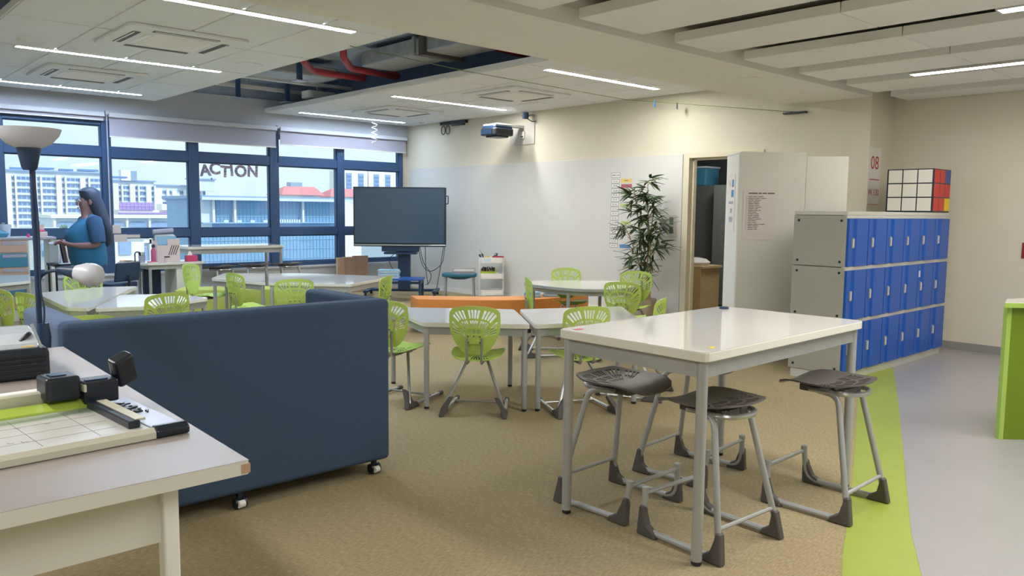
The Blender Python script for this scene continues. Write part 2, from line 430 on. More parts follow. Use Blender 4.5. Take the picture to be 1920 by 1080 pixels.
# ---------------- ceilings
struct(MB().bb(-2.6, 12.5, -3.2, YW+0.3, 3.72, 3.9).build('ceiling_slab', 'soffit'))
def lowered(name, x0, x1, y0, y1, xs, ys):
    c = struct(MB().bb(x0, x1, y0, y1, 3.212, 3.272).build(name, 'ceiljoint'))
    g = 0.013
    for i in range(len(xs)-1):
        for j in range(len(ys)-1):
            MB().bb(xs[i]+g, xs[i+1]-g, ys[j]+g, ys[j+1]-g, 3.2, 3.2115).build('ceiling_panel', 'ceil', c)
    return c
cl = lowered('ceiling', 1.55, 4.46, 5.0, 13.15, [1.55, 2.26, 2.965, 3.71, 4.46], [5.18, 6.61, 8.2, 9.66, 11.2, 12.5, 13.15])
crt = lowered('ceiling_right', 6.32, XW, 5.0, 13.3, [6.32, 7.1, 7.86, 8.62, XW], [5.18, 6.70, 8.2, 9.86, 11.3, 12.7, 13.3])
struct(MB().bb(-2.5, 0.2, 5.0, 13.15, 3.2, 3.272).build('ceiling_left', 'ceil'))
struct(MB().bb(7.10, 7.16, 5.18, 13.3, 3.272, 3.72).build('trim_bounce_right', 'bounce_panel')); struct(MB().bb(4.36, 4.42, 5.18, 13.1, 3.272, 3.72).build('trim_bounce_left', 'bounce_panel'))  # panels added beside the open bay to bounce light into it
# beam between classroom and corridor
struct(MB().bb(-2.5, XW, 4.12, 5.18, 2.9, 3.72).build('ceiling_beam', 'beam'))
struct(MB().bb(-2.5, 10.0, -3, 4.12, 3.02, 3.72).build('ceiling_corridor', 'corrceil'))
cc = [o for o in COL.objects if o.name == 'ceiling_corridor'][0]
bx = [(0.1, 0.75), (1.0, 1.7), (1.95, 2.6), (3.15, 3.874), (4.237, 4.954), (5.36, 5.96), (6.378, 7.015), (7.359, 8.00), (8.375, 9.07), (9.485, 9.99)]
for (a, b) in bx:
    yy = [3.96, 2.6, 1.2, -0.2, -1.6, -2.95]
    for i in range(5):
        MB().bb(a, b, yy[i+1]+0.004, yy[i]-0.004, 2.9, 2.975).build('ceiling_baffle', 'baffle', cc, bevel=0.003, seg=1)

# ---------------- ceiling lights (recessed linear strips)
def strip(label, x0, x1, y0, y1, z=3.2, group=None, mt='strip'):
    c = ((x0+x1)/2, (y0+y1)/2, z)
    t = thing('linear_light', label, 'ceiling light', c, 0, group)
    a, b = (x1-x0)/2, (y1-y0)/2
    MB().bb(-a, a, -b, b, -0.006, 0.0).build('diffuser', mt, t)
    f = MB(); e = 0.012
    if z < 3: MB().bb(-a, a, -b, b, 0.0, 0.116).build('housing', 'white', t)
    f.bb(-a-e, a+e, -b-e, -b, -0.01, 0.004); f.bb(-a-e, a+e, b, b+e, -0.01, 0.004); f.bb(-a-e, -a, -b, b, -0.01, 0.004); f.bb(a, a+e, -b, b, -0.01, 0.004)
    f.build('trim_frame', 'white', t)
g = 'linear strip lights in the ceiling'
strip('long white linear light at the top left, nearest in the left ceiling row', 1.9, 4.06, 6.60, 6.70, group=g, mt='strip_cool')
strip('white linear light between the two left ceiling air conditioners', 1.91, 4.06, 9.67, 9.76, group=g, mt='strip_cool')
strip('white linear light on the left ceiling nearest the windows', 1.9, 4.05, 12.50, 12.59, group=g, mt='strip_window')
strip('long white linear light above the projector wall, nearest in right row', 6.70, 8.80, 6.71, 6.80, group=g, mt='strip_soft')
strip('white linear light between the two right ceiling air conditioners', 6.70, 8.89, 9.87, 9.96, group=g, mt='strip_soft')
strip('white linear light on the right ceiling nearest the windows', 6.70, 8.87, 12.71, 12.80, group=g, mt='strip_cool_soft')
strip('white linear light between corridor baffles above the lockers', 8.13, 8.25, 1.3, 3.22, 2.905, group=g, mt='strip_corridor')
strip('white linear light cut by the top right corner of the view', 6.0, 6.12, 0.2, 1.84, 2.905, group=g, mt='strip_corridor')

# ---------------- air conditioner cassettes
def cassette():
    t = thing('ceiling_cassette', 'x', 'air conditioner')
    b = MB(); S = 0.56
    # picture-frame panel built around the outlet slots
    oc = roundpoly([(-S, -S), (S, -S), (S, S), (-S, S)], 0.04)
    b.prism(oc, -0.03, -0.002)
    b.build('panel', 'ceil', t, bevel=0.006)
    gm = MB(); q = 0.31; e = 0.08
    gm.prism([(-q+e, -q), (q-e, -q), (q, -q+e), (q, q-e), (q-e, q), (-q+e, q), (-q, q-e), (-q, -q+e)], -0.036, -0.03)
    for i in range(15):
        y = -q+0.06+i*(2*q-0.12)/14
        gm.bb(-q+0.05, q-0.05, y-0.008, y+0.008, -0.040, -0.036)
    gm.build('intake_grille', 'ceiljoint', t)
    for a in range(4):
        c, s_ = math.cos(a*PI/2), math.sin(a*PI/2)
        o = MB().box((0.42*c, 0.42*s_, -0.031), (0.07 if c*c > .5 else 0.62, 0.62 if c*c > .5 else 0.07, 0.006)).build('outlet_slot', 'shoe', t)
        MB().box((0.42*c+0.022*c, 0.42*s_+0.022*s_, -0.036), (0.014 if c*c > .5 else 0.60, 0.60 if c*c > .5 else 0.014, 0.008)).build('vane', 'white', o)
    remember(t); return t
ac = cassette(); ac.location = (2.97, 8.27, 3.2)
ac['label'] = 'white ceiling cassette air conditioner at upper left, nearer of the left pair'; ac['group'] = 'ceiling cassettes'
dup(ac, (2.95, 11.12, 3.2), 0, 'white ceiling cassette air conditioner above windows on the left ceiling')
dup(ac, (7.83, 8.5, 3.2), 0, 'white ceiling cassette air conditioner right of the open ceiling bay, nearer one')
dup(ac, (7.8, 11.4, 3.2), 0, 'white ceiling cassette air conditioner above the television')
def disc(name, label, cat, c, r, h=0.02, mt='ceil'):
    o = MB().lathe([(0, -h), (r*0.8, -h), (r, -h*0.4), (r, 0)], (0, 0, 0), 24).build(name, mt, None, True)
    o.location = c; return tag(o, label, cat)
disc('smoke_detector', 'small round white detector on the upper left ceiling', 'detector', (1.885, 9.23, 3.2), 0.06, 0.03)
disc('ceiling_speaker', 'round white ceiling speaker beside the open ceiling bay, left side', 'speaker', (4.11, 9.01, 3.2), 0.15, 0.012)
disc('ceiling_speaker', 'round white ceiling speaker near the projector wall', 'speaker', (8.75, 9.0, 3.2), 0.13, 0.012)
disc('smoke_detector', 'small round white detector above the projector', 'detector', (8.52, 9.1, 3.2), 0.06, 0.03)
disc('smoke_detector', 'small white detector near the far right strip light', 'detector', (9.1, 12.5, 3.2), 0.05, 0.03)
disc('ceiling_speaker', 'round white speaker set in a corridor ceiling panel', 'speaker', (6.45, 2.9, 2.9), 0.10, 0.01, 'baffle')
disc('ceiling_speaker', 'small round speaker in the far right corridor panel', 'speaker', (9.75, 2.9, 2.9), 0.07, 0.01, 'baffle')
tag(box('sensor_plate', 'beam', 7.2, 7.42, 4.35, 4.55, 2.888, 2.9, bevel=0.004), 'flat white sensor plate under the ceiling beam', 'sensor')

# ---------------- ceiling void services
d = thing('air_duct', 'silver insulated air duct in the open ceiling bay', 'duct', (6.15, 8.4, 3.45))
MB().bb(-0.27, 0.27, -1.2, 1.05, 0, 0.2).build('duct_body', 'galv', d, bevel=0.02)
MB().bb(-0.32, 0.32, -0.42, -0.32, -0.04, 0.22).build('flange', 'shoe', d)
MB().bb(-0.3, 0.3, -0.2, -0.15, -0.02, 0.21).build('flange', 'galv', d)
for x in (-.2, .2):
    for y in (-.9, .8): MB().tube([(x, y, .2), (x, y, .268)], .006, 6).build('hanger_rod', 'galv', d)
d2 = thing('air_duct', 'pale flat air duct crossing the far end of the ceiling bay', 'duct', (5.3, 10.9, 3.45))
MB().bb(-0.84, 0.9, -0.3, 0.3, 0, 0.16).build('duct_body', 'galv', d2, bevel=0.02)
for x in (-.6, .6): MB().tube([(x, 0, .16), (x, 0, .268)], .006, 6).build('hanger_rod', 'galv', d2)
def pipe(label, pts, r):
    t = thing('sprinkler_pipe', label, 'pipe', (0, 0, 0))
    MB().tube(fillet(pts, 0.09, 5), r, 12).build('pipe_run', 'red', t, True)
    for p in (pts[0], pts[-1]):
        MB().lathe([(r*1.35, -0.04), (r*1.35, 0.04)], p, 12).build('coupling', 'red', t)
    return t
pipe('thick red pipe bending down beside the duct, nearer of two', [(5.37, 9.05, 3.715), (5.37, 9.05, 3.45), (5.9, 9.75, 3.47), (6.8, 9.9, 3.47), (6.8, 10.1, 3.6)], 0.045)
pipe('thick red pipe bending down beside the duct, farther of two', [(5.1, 9.6, 3.715), (5.1, 9.6, 3.45), (5.6, 10.25, 3.46), (6.5, 10.35, 3.46), (6.5, 10.45, 3.6)], 0.045)
pipe('slim red pipe along the near edge of the ceiling bay', [(6.1, 7.35, 3.55), (6.25, 7.42, 3.5), (7.2, 7.5, 3.5), (7.4, 7.5, 3.66)], 0.035)
for i, (y, lab) in enumerate(((11.75, 'white cable tray across the ceiling bay, nearer one'), (12.75, 'white cable tray across the ceiling bay beside windows'))):
    t = thing('cable_tray', lab, 'cable tray', (5.6, y, 3.5))
    for x in (-.9, .2, 1.3): MB().tube([(x, 0, .02), (x, 0, .218)], .006, 6).build('hanger_rod', 'galv', t)
    MB().bb(-1.13, 1.6, -0.05, 0.05, 0, 0.02).build('tray', 'white', t)
    MB().bb(-1.13, 1.6, -0.055, -0.045, 0, 0.05).build('rail', 'white', t); MB().bb(-1.13, 1.6, 0.045, 0.055, 0, 0.05).build('rail', 'white', t)
for (x, y, lab) in ((5.55, 12.6, 'grey hanger post with square foot at far left of ceiling bay'), (5.42, 10.3, 'grey hanger post with square foot below the red pipes'), (6.35, 12.5, 'grey hanger post with square foot in middle of ceiling bay')):
    t = thing('hanger_bracket', lab, 'bracket', (x, y, 3.30))
    MB().bb(-0.03, 0.03, -0.03, 0.03, 0.01, 0.42).build('post', 'frame', t)
    MB().bb(-0.09, 0.09, -0.09, 0.09, 0, 0.012).build('foot_plate', 'lilac', t)
t = thing('access_point', 'white box hung on a bracket in the open ceiling bay', 'wireless box', (6.6, 11.9, 3.32))
MB().prism(roundpoly([(-0.26, -0.14), (0.26, -0.14), (0.26, 0.14), (-0.26, 0.14)], 0.08), 0, 0.12).build('housing', 'white', t, bevel=0.02)
MB().bb(-0.03, 0.03, -0.03, 0.03, 0.12, 0.4).build('stem', 'galv', t)

# ================================================================== OUTSIDE
GZ = -16.0
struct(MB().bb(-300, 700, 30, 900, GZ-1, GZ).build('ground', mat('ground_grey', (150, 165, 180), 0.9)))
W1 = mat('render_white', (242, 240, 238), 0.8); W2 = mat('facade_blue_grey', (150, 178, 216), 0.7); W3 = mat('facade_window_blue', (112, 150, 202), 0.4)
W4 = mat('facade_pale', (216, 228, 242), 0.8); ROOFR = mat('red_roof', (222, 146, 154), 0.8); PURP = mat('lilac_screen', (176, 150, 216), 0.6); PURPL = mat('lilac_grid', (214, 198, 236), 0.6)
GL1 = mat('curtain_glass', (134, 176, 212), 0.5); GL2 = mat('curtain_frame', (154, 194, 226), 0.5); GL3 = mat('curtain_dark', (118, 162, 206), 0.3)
# long flat block (housing) ~420 m away: storeys of window bands, white stair towers
def facade(name, label, x0, x1, y, ztop, zb, floor_h, bays, tower_every, tower_w, seed, dep=14):
    rnd = random.Random(seed)
    t = thing(name, label, 'building', ((x0+x1)/2, y, GZ))
    cx = (x0+x1)/2
    MB().bb(x0-cx, x1-cx, 0, dep, 0, ztop-GZ).build('wall', W4, t)
    MB().bb(x0-cx-0.8, x1-cx+0.8, -1.2, dep+1, ztop-GZ-0.2, ztop-GZ+0.5).build('roof', W2, t)
    nf = int((ztop-2.2-zb)/floor_h)
    bw = (x1-x0)/bays
    sl = MB(); win = []
    for i in range(nf):
        z = ztop-GZ-2.4-floor_h*(i+1)+0.5
        sl.bb(x0-cx, x1-cx, -0.7, 0, z-0.35, z+0.05)
        for b in range(bays):
            xa = x0-cx+b*bw
            if b % tower_every == 0: continue
            wmsh = MB()
            wmsh.bb(xa+bw*0.12, xa+bw*0.5, -0.25, 0.05, z+0.85, z+floor_h-0.75)
            wmsh.bb(xa+bw*0.58, xa+bw*0.92, -0.25, 0.05, z+0.85, z+floor_h-0.75)
            win.append((wmsh, z))
    sl.build('balcony_slab', W4, t)
    for wmsh, z in win[:290]: wmsh.build('window', W3, t)
    for b in range(0, bays, tower_every):
        xa = x0-cx+b*bw
        MB().bb(xa-tower_w*0.1, xa+tower_w, -1.6, 0, 0, ztop-GZ-rnd.choice((1.5, 2.4, 3.0))).build('stair_tower', W1, t)
        MB().bb(xa+tower_w*1.7, xa+tower_w*2.05, -1.6, 0, 0, ztop-GZ-2.0).build('fin', W1, t)
    return t
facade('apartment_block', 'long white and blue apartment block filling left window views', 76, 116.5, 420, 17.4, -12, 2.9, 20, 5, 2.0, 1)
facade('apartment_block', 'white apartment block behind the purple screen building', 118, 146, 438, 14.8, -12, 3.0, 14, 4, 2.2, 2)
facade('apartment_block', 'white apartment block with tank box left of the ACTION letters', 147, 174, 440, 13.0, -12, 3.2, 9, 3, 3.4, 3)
t = thing('roof_tank', 'white square tank room on the apartment block roof', 'tank', (133, 436, 14.9))
MB().bb(-3.4, 1.2, 0, 4, 0, 5.4).build('tank_room', W1, t); MB().bb(1.2, 4.2, 0, 3, 0, 5.0).build('tank_frame', M['tank'], t)
t = thing('roof_tank', 'pale box and slab tower seen under the ACTION letters', 'tank', (168, 432, 10.5))
MB().bb(-3, 0.5, 0, 4, 0, 16).build('tower_left', W1, t); MB().bb(0.5, 8, 0, 4, 0, 11).build('tower_right', W4, t); MB().bb(-6, 8.6, -1, 5, 6.0, 6.7).build('roof_slab', W2, t)
for i, (xa, xb, zz) in enumerate(((78, 86, 18.0), (88, 96, 18.4), (98, 104, 18.1), (106, 115, 18.3), (120, 128, 15.5))):
    t = tag(MB().prism([(xa, 0), (xb, 0), (xb-1, 6), (xa+1, 6)], 0, 0.9).build('roof_canopy', W3, loc=(0, 421, zz)), ('blue roof canopy on apartment block, %s from the left' % ('first', 'second', 'third', 'fourth', 'fifth')[i]), 'roof canopy', 'roof canopies')
# low arched building
t = thing('arcade_building', 'low pale building with arched bays below the apartment block', 'building', (47, 210, GZ))
MB().bb(0, 32, 0, 12, 0, 14.8).build('wall', W4, t); MB().bb(-0.6, 32.6, -1.5, 12.5, 14.8, 15.5).build('roof', W1, t)
for tier in range(2):
    zt = 14.4-tier*6.2
    for k in range(6):
        xa = 0.3+k*5.3
        a = MB(); pts = [(xa+0.5, zt-4.6), (xa+4.7, zt-4.6), (xa+4.7, zt-1.4)]
        for j in range(7): th = j/6*PI/2; pts.append((xa+4.7-1.2+1.2*math.cos(th), zt-1.4+1.0*math.sin(th)))
        for j in range(7): th = PI/2+j/6*PI/2; pts.append((xa+0.5+1.2+1.2*math.cos(th), zt-1.4+1.0*math.sin(th)))
        pts.append((xa+0.5, zt-1.4))
        n = len(pts); a.add([(p[0], -0.3, p[1]) for p in pts]+[(p[0], 0.1, p[1]) for p in pts], [tuple(range(n)), tuple(range(n, 2*n))[::-1]]+[(i, n+i, n+(i+1) % n, (i+1) % n) for i in range(n)])
        a.build('arch_window', W2, t)
        MB().bb(xa-0.25, xa+0.25, -0.9, 0, zt-6 if tier == 0 else 0, zt+0.4).build('column', W1, t)
    MB().bb(0, 32, -0.9, 0, zt-5.8, zt-4.9).build('ledge', W1, t)
# purple screen building
t = thing('screen_building', 'lilac gridded screen building behind the arched building', 'building', (79, 270, GZ))
MB().bb(0, 24, 0, 8, 0, 16.6).build('wall', W1, t); MB().bb(0.3, 10.6, -0.5, 0, 16.6, 19.0).build('screen', PURP, t)
for k in range(10): MB().bb(0.3+k*1.14, 0.42+k*1.14, -0.7, -0.5, 16.6, 19.0).build('screen_rib', PURPL, t)
MB().bb(0.3, 10.6, -0.7, -0.5, 17.75, 17.87).build('screen_rail', PURPL, t)
MB().bb(13, 17, -1, 4, 16.6, 18.6).build('annex', W1, t); MB().bb(17, 23, -1, 4, 16.6, 18.5).build('annex', W4, t); MB().bb(0, 24, -1.2, 0, 15.3, 15.8).build('canopy', PURP, t)
# glass building on the right
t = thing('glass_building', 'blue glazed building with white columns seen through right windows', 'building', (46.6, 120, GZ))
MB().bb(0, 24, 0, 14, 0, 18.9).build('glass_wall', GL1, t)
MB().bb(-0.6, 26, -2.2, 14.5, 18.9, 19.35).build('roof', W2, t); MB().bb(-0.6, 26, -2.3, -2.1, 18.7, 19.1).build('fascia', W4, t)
MB().bb(0.0, 1.6, -0.3, 0, 14, 18.8).build('side_panel', W4, t)
for x in (1.7, 5.0, 16.4): MB().bb(x-0.16, x+0.16, -0.9, -0.5, 15.2, 18.9).build('column', W1, t)
for k in range(40):
    MB().bb(0.6*k, 0.6*k+0.05, -0.12, 0, 5, 18.8).build('mullion', GL2, t)
for k, z in enumerate((6.5, 8.0, 9.5, 11.0, 12.5, 14.0, 15.1, 16.2, 17.3)): MB().bb(0, 24, -0.12, 0, z, z+0.07).build('transom', GL2, t)
MB().bb(0, 24, -0.15, -0.05, 14.3, 15.2).build('spandrel', GL3, t); MB().bb(0, 24, -1.0, 0, 15.2, 15.35).build('ledge', GL2, t)
for k in range(9): MB().bb(12.2+0.42*k, 12.2+0.42*k+0.26, -0.9, -0.5, 15.35, 15.8).build('planter', W4, t)
for k in range(4): MB().bb(3.2+2.1*k, 3.9+2.1*k, -0.9, -0.5, 15.35, 15.7).build('planter', W4, t)
# red roofed pavilions
def pav(label, x, y, w, z):
    t = thing('red_roof_pavilion', label, 'building', (x, y, GZ))
    MB().bb(0.6, w-0.6, 0, 6, 0, z-GZ).build('wall', W1, t)
    r = MB(); h = z-GZ
    r.add([(0, -1, h), (w, -1, h), (w+0.2, 7, h), (0, 7, h), (2.6, 3, h+1.9), (w-0.4, 3, h+1.9)], [(0, 1, 5, 4), (1, 2, 5), (2, 3, 4, 5), (3, 0, 4), (0, 3, 2, 1)]); r.build('roof', ROOFR, t)
    MB().bb(5.5, 8.2, -0.05, 0.05, h-1.5, h-0.2).build('panel', W4, t)
pav('white pavilion with sloping red roof above the glass building', 79.2, 160, 10.2, 4.5)
pav('second red roofed pavilion, half hidden by the television', 90.8, 160, 9.0, 4.3)
t = thing('roof_tank', 'pale water tank tower behind the red roof', 'tank', (123, 240, GZ)); MB().bb(0, 2.6, 0, 2, 0, 24.4).build('tower', W1, t); MB().bb(-0.6, 3.4, -0.5, 2.5, 24.4, 26).build('tank', M['tank'], t)
# towers on the far right
for i, (xa, xb, lab) in enumerate(((282, 303, 'white tower block at far right window, left one'), (304, 326, 'white tower block at far right window, right one'))):
    t = thing('tower_block', lab, 'building', (xa, 480, GZ))
    w_ = xb-xa
    MB().bb(0, w_, 0, 15, 0, 28-GZ).build('wall', W1, t)
    for k in range(2):
        xs = 4+k*9.5
        MB().bb(xs, xs+4.2, -0.4, 0.1, 0, 26-GZ).build('recess', W2, t)
        for j in range(10):
            MB().bb(xs+0.4, xs+1.9, -0.6, -0.4, 14.5+2.7*j, 16.1+2.7*j).build('window', W3, t); MB().bb(xs+2.3, xs+3.9, -0.6, -0.4, 14.5+2.7*j, 16.1+2.7*j).build('window', W3, t)
# small white house and tree low at the left
t = thing('white_house', 'small white house with blue windows low in the left window', 'building', (12.2, 60, GZ))
MB().bb(0, 7, 0, 6, 0, 15.6).build('wall', W1, t); MB().bb(-0.3, 7.3, -0.5, 6, 15.6, 16.0).build('roof', W4, t)
for k in range(4):
    for j in range(4):
        MB().bb(0.5+1.6*k, 1.3+1.6*k, -0.12, 0.05, 14.2-1.9*j, 15.1-1.9*j).build('window', W2, t)
tr = thing('street_tree', 'small green tree outside the left window', 'tree', (13.6, 58, GZ))
MB().tube([(0, 0, 0), (0.1, 0, 9), (0, 0.1, 14.5)], [0.3, 0.2, 0.08], 8).build('trunk', 'cane', tr)
lm = MB(); rnd = random.Random(3)
for k in range(420):
    a = rnd.uniform(0, 2*PI); r = 1.1*math.sqrt(rnd.random()); z = 14.6+rnd.uniform(-1.2, 1.7)
    r *= max(0.15, 1-abs(z-14.6)/2.0)
    c = Vector((r*math.cos(a), r*math.sin(a), z)); u = Vector((rnd.gauss(0, 1), rnd.gauss(0, 1), rnd.gauss(0, 1))).normalized()*0.2; v = u.orthogonal().normalized()*0.08
    lm.add([c-u, c+v, c+u, c-v], [(0, 1, 2, 3)])
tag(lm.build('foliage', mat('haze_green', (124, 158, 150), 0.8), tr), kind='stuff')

# ================================================================== CHAIRS AND STOOLS
def ray_poly(O, th, poly):
    d = Vector((math.sin(th), math.cos(th))); best = None
    for i in range(len(poly)):
        a = Vector(poly[i])-Vector(O); b = Vector(poly[(i+1) % len(poly)])-Vector(O)
        e = b-a; den = d.x*e.y-d.y*e.x
        if abs(den) < 1e-9: continue
        t = (a.x*e.y-a.y*e.x)/den; u = (a.x*d.y-a.y*d.x)/den
        if t > 0 and -1e-6 <= u <= 1+1e-6 and (best is None or t < best): best = t
    return best
def shell(name, mt, parent, outline, O, mapf, thick, fr, slots, up=1):
    outline = roundpoly(outline, 0.03, 3)
    deg = [-84]
    cell = []
    for gk in range(5):
        for wd, s_ in ((8, 0), (4.2, 1), (2.4, 0), (4.2, 1), (2.4, 0), (4.2, 1), (2.4, 0), (4.2, 1)):
            deg.append(deg[-1]+wd); cell.append((gk, s_))
    deg.append(deg[-1]+8); cell.append((9, 0))
    rest = 360-(deg[-1]-deg[0])
    for k in range(15):
        if k < 14: deg.append(deg[-1]+rest/15)
        cell.append((9, 0))
    N = len(deg); vs = []; fs = []
    for d_ in deg:
        th = math.radians(d_)
        if up < 0: th += PI
        R = ray_poly(O, th, outline)
        for q in fr:
            vs.append(mapf(O[0]+math.sin(th)*R*q, O[1]+math.cos(th)*R*q))
    K = len(fr)
    for i in range(N):
        j = (i+1) % N; gk, s_ = cell[i]
        for k in range(K-1):
            if s_ and k in slots and gk in slots[k]: continue
            fs.append((i*K+k, j*K+k, j*K+k+1, i*K+k+1))
    c = len(vs); vs.append(mapf(*O))
    for i in range(N): fs.append((i*K, c, ((i+1) % N)*K))
    me = bpy.data.meshes.new(name); me.from_pydata(vs, [], fs)
    bm = bmesh.new(); bm.from_mesh(me); bmesh.ops.recalc_face_normals(bm, faces=bm.faces)
    bmesh.ops.solidify(bm, geom=bm.faces[:], thickness=thick)
    bmesh.ops.recalc_face_normals(bm, faces=bm.faces)
    bm.to_mesh(me); bm.free()
    me.materials.append(M[mt])
    for p in me.polygons: p.use_smooth = True
    me.set_sharp_from_angle(angle=math.radians(45))
    o = bpy.data.objects.new(name, me); COL.objects.link(o); o.parent = parent
    return o
ALLG = (0, 1, 2, 3, 4); MIDG = (1, 2, 3)
def sym(h): return h+[(-x, y) for x, y in h[::-1] if abs(x) > 1e-6]

def make_chair():
    t = thing('classroom_chair', 'x', 'chair')
    back = sym([(0, .843), (.10, .837), (.168, .818), (.192, .792), (.197, .72), (.188, .64), (.158, .56), (.110, .495), (.078, .468), (0, .458)])
    def mb(x, z): return (x, -0.16-(z-.46)*0.19+1.35*x*x-0.02*math.sin((z-.46)/.38*PI), z)
    shell('backrest', 'lime', t, back, (0, .588), mb, 0.006, [.06, .17, .31, .37, .57, .63, .88, 1.0], {1: MIDG, 3: ALLG, 5: ALLG})
    pv_ = []; nx = 6
    for dy in (-.0135, -.004):
        for zz in (.548, .626):
            for i in range(nx+1):
                x = -.066+.132*i/nx; q = mb(x, zz); pv_.append((x, q[1]+dy, zz))
    n1 = nx+1; pf = []
    for i in range(nx):
        pf += [(i, i+1, n1+i+1, n1+i), (2*n1+i, 3*n1+i, 3*n1+i+1, 2*n1+i+1), (i, 2*n1+i, 2*n1+i+1, i+1), (n1+i, n1+i+1, 3*n1+i+1, 3*n1+i)]
    pf += [(0, n1, 3*n1, 2*n1), (nx, 2*n1+nx, 3*n1+nx, n1+nx)]
    MB().add(pv_, pf).build('lumbar_pad', 'lime', t, bevel=.003)
    for sx, sz in ((-.045, .61), (0, .613), (.045, .61), (-.045, .562), (.045, .562)):
        p = mb(sx, sz); p = (p[0], p[1]-.008, p[2])
        MB().tube([(p[0], p[1]-0.012, p[2]), (p[0], p[1]+0.002, p[2])], 0.006, 8).build('bolt', 'shoe', t)
    seat = sym([(0, .215), (.13, .212), (.188, .175), (.208, .06), (.196, -.08), (.145, -.18), (0, -.195)])
    def ms(x, y):
        z = .452+0.55*x*x-0.012*math.cos(min(1, abs(y)/.2)*PI/2)
        if y > .10: z -= 2.6*(y-.10)**2
        z += .075*(y-.05)
        if y < -.08: z -= 0.8*(y+.08)**2
        return (x, y, z)
    shell('seat', 'lime', t, seat, (0, .03), ms, 0.006, [.08, .2, .34, .40, .60, .66, .88, 1.0], {1: MIDG, 3: ALLG, 5: MIDG}, up=-1)
    MB().bb(-.085, .085, -.12, .10, .405, .432).build('seat_bracket', 'shoe', t, bevel=0.006)
    for s_ in (-1, 1):
        MB().tube(fillet([(s_*.06, .06, .40), (s_*.075, -.01, .405), (s_*.232, -.215, .05), (s_*.236, -.228, .022)], .05, 4), .0125, 8).build('leg', 'chrome', t, True)
        MB().tube([(s_*.238, -.22, .024), (s_*.205, .27, .024)], .014, 8).build('runner', 'chrome', t, True)
        MB().tube([(s_*.206, .255, .024), (s_*.2035, .30, .024)], [.019, .019], 8).build('end_cap', 'shoe', t, True)
        prof = [(-.275, .002), (-.10, .002), (-.12, .040), (-.175, .055), (-.178, .125), (-.215, .15), (-.25, .06)]
        n = len(prof); sh = MB(); vv = []
        for dx in (-.019, .019):
            for (y, z) in prof: vv.append((s_*(.240-0.55*max(0, z-.03))+dx+(y+.25)*-.05*s_, y, z))
        sh.add(vv, [tuple(range(n)), tuple(range(n, 2*n))[::-1]]+[(i, n+i, n+(i+1) % n, (i+1) % n) for i in range(n)])
        sh.build('foot', 'shoe', t, bevel=0.005, seg=1)
        MB().tube(fillet([(s_*.055, -.06, .402), (s_*.055, -.205, .40), (s_*.058, -.212, .60)], .035, 4), .0105, 8).build('back_support', 'chrome', t, True)
    MB().tube([(-.213, .15, .03), (.213, .15, .03)], .009, 8).build('crossbar', 'chrome', t, True)
    remember(t)
    return t
CH = make_chair()
def fa(dx, dy): return math.atan2(dy, dx)-PI/2
chairs = [  # back-top xy, facing, label
    ((3.78, 10.2), (.62, -.78), 'lime chair facing the camera beside the chartreuse bench, left of the middle tables'),
    ((3.64, 8.55), (.98, .12), 'lime chair side-on at the left end of the middle table pair'),
    ((3.82, 7.43), (.40, .92), 'lime chair seen from behind at the middle table pair, beyond the navy sofa'),
    ((2.37, 9.45), (.05, -1), 'lime chair behind the left table, partly hidden by the reading lamp'),
    ((1.34, 8.04), (.97, .24), 'lime chair at the left edge of the view, outer of two side by side'),
    ((1.44, 7.55), (.96, .28), 'lime chair at the left edge just left of the lamp pole, inner of two'),
    ((2.37, 6.81), (-.12, 1), 'lime chair seen from behind at the left table, just above the sofa back'),
    ((1.45, 5.70), (.15, 1), 'lime chair with only its top rim showing over the navy sofa'),
    ((4.85, 7.25), (-.60, .80), 'lime chair at the right end of the middle table pair'),
    ((3.47, 5.27), (.94, .35), 'lime chair side-on beside the right end of the navy sofa'),
    ((3.78, 4.54), (.74, .67), 'lime chair in full rear view at the front left trapezoid table'),
    ((4.46, 4.00), (.42, .91), 'lime chair at the front right trapezoid table, behind the tall table corner'),
    ((5.90, 6.22), (.80, -.60), 'lime chair seen edge-on at left of the round-edged back table'),
    ((7.28, 6.95), (-.52, -.85), 'lime chair behind the round-edged back table facing the camera'),
    ((7.62, 6.08), (-.85, -.52), 'lime chair behind the right end of the back table, beside the bamboo'),
    ((6.30, 5.22), (.88, .47), 'lime chair seen from behind in front of the back table'),
    ((5.42, 4.02), (-.42, .91), 'lime chair tilted beside the tall white table, nearest the doorway'),
]
for i, (bt, fdir, lab) in enumerate(chairs):
    L = math.hypot(*fdir); fx, fy = fdir[0]/L, fdir[1]/L
    loc = (bt[0]+fx*.225, bt[1]+fy*.225, 0)
    if i == 0:
        CH.location = loc; CH.rotation_euler = (0, 0, fa(fx, fy)); CH['label'] = lab; CH['group'] = 'lime classroom chairs'
    else: dup(CH, loc, fa(fx, fy), lab)

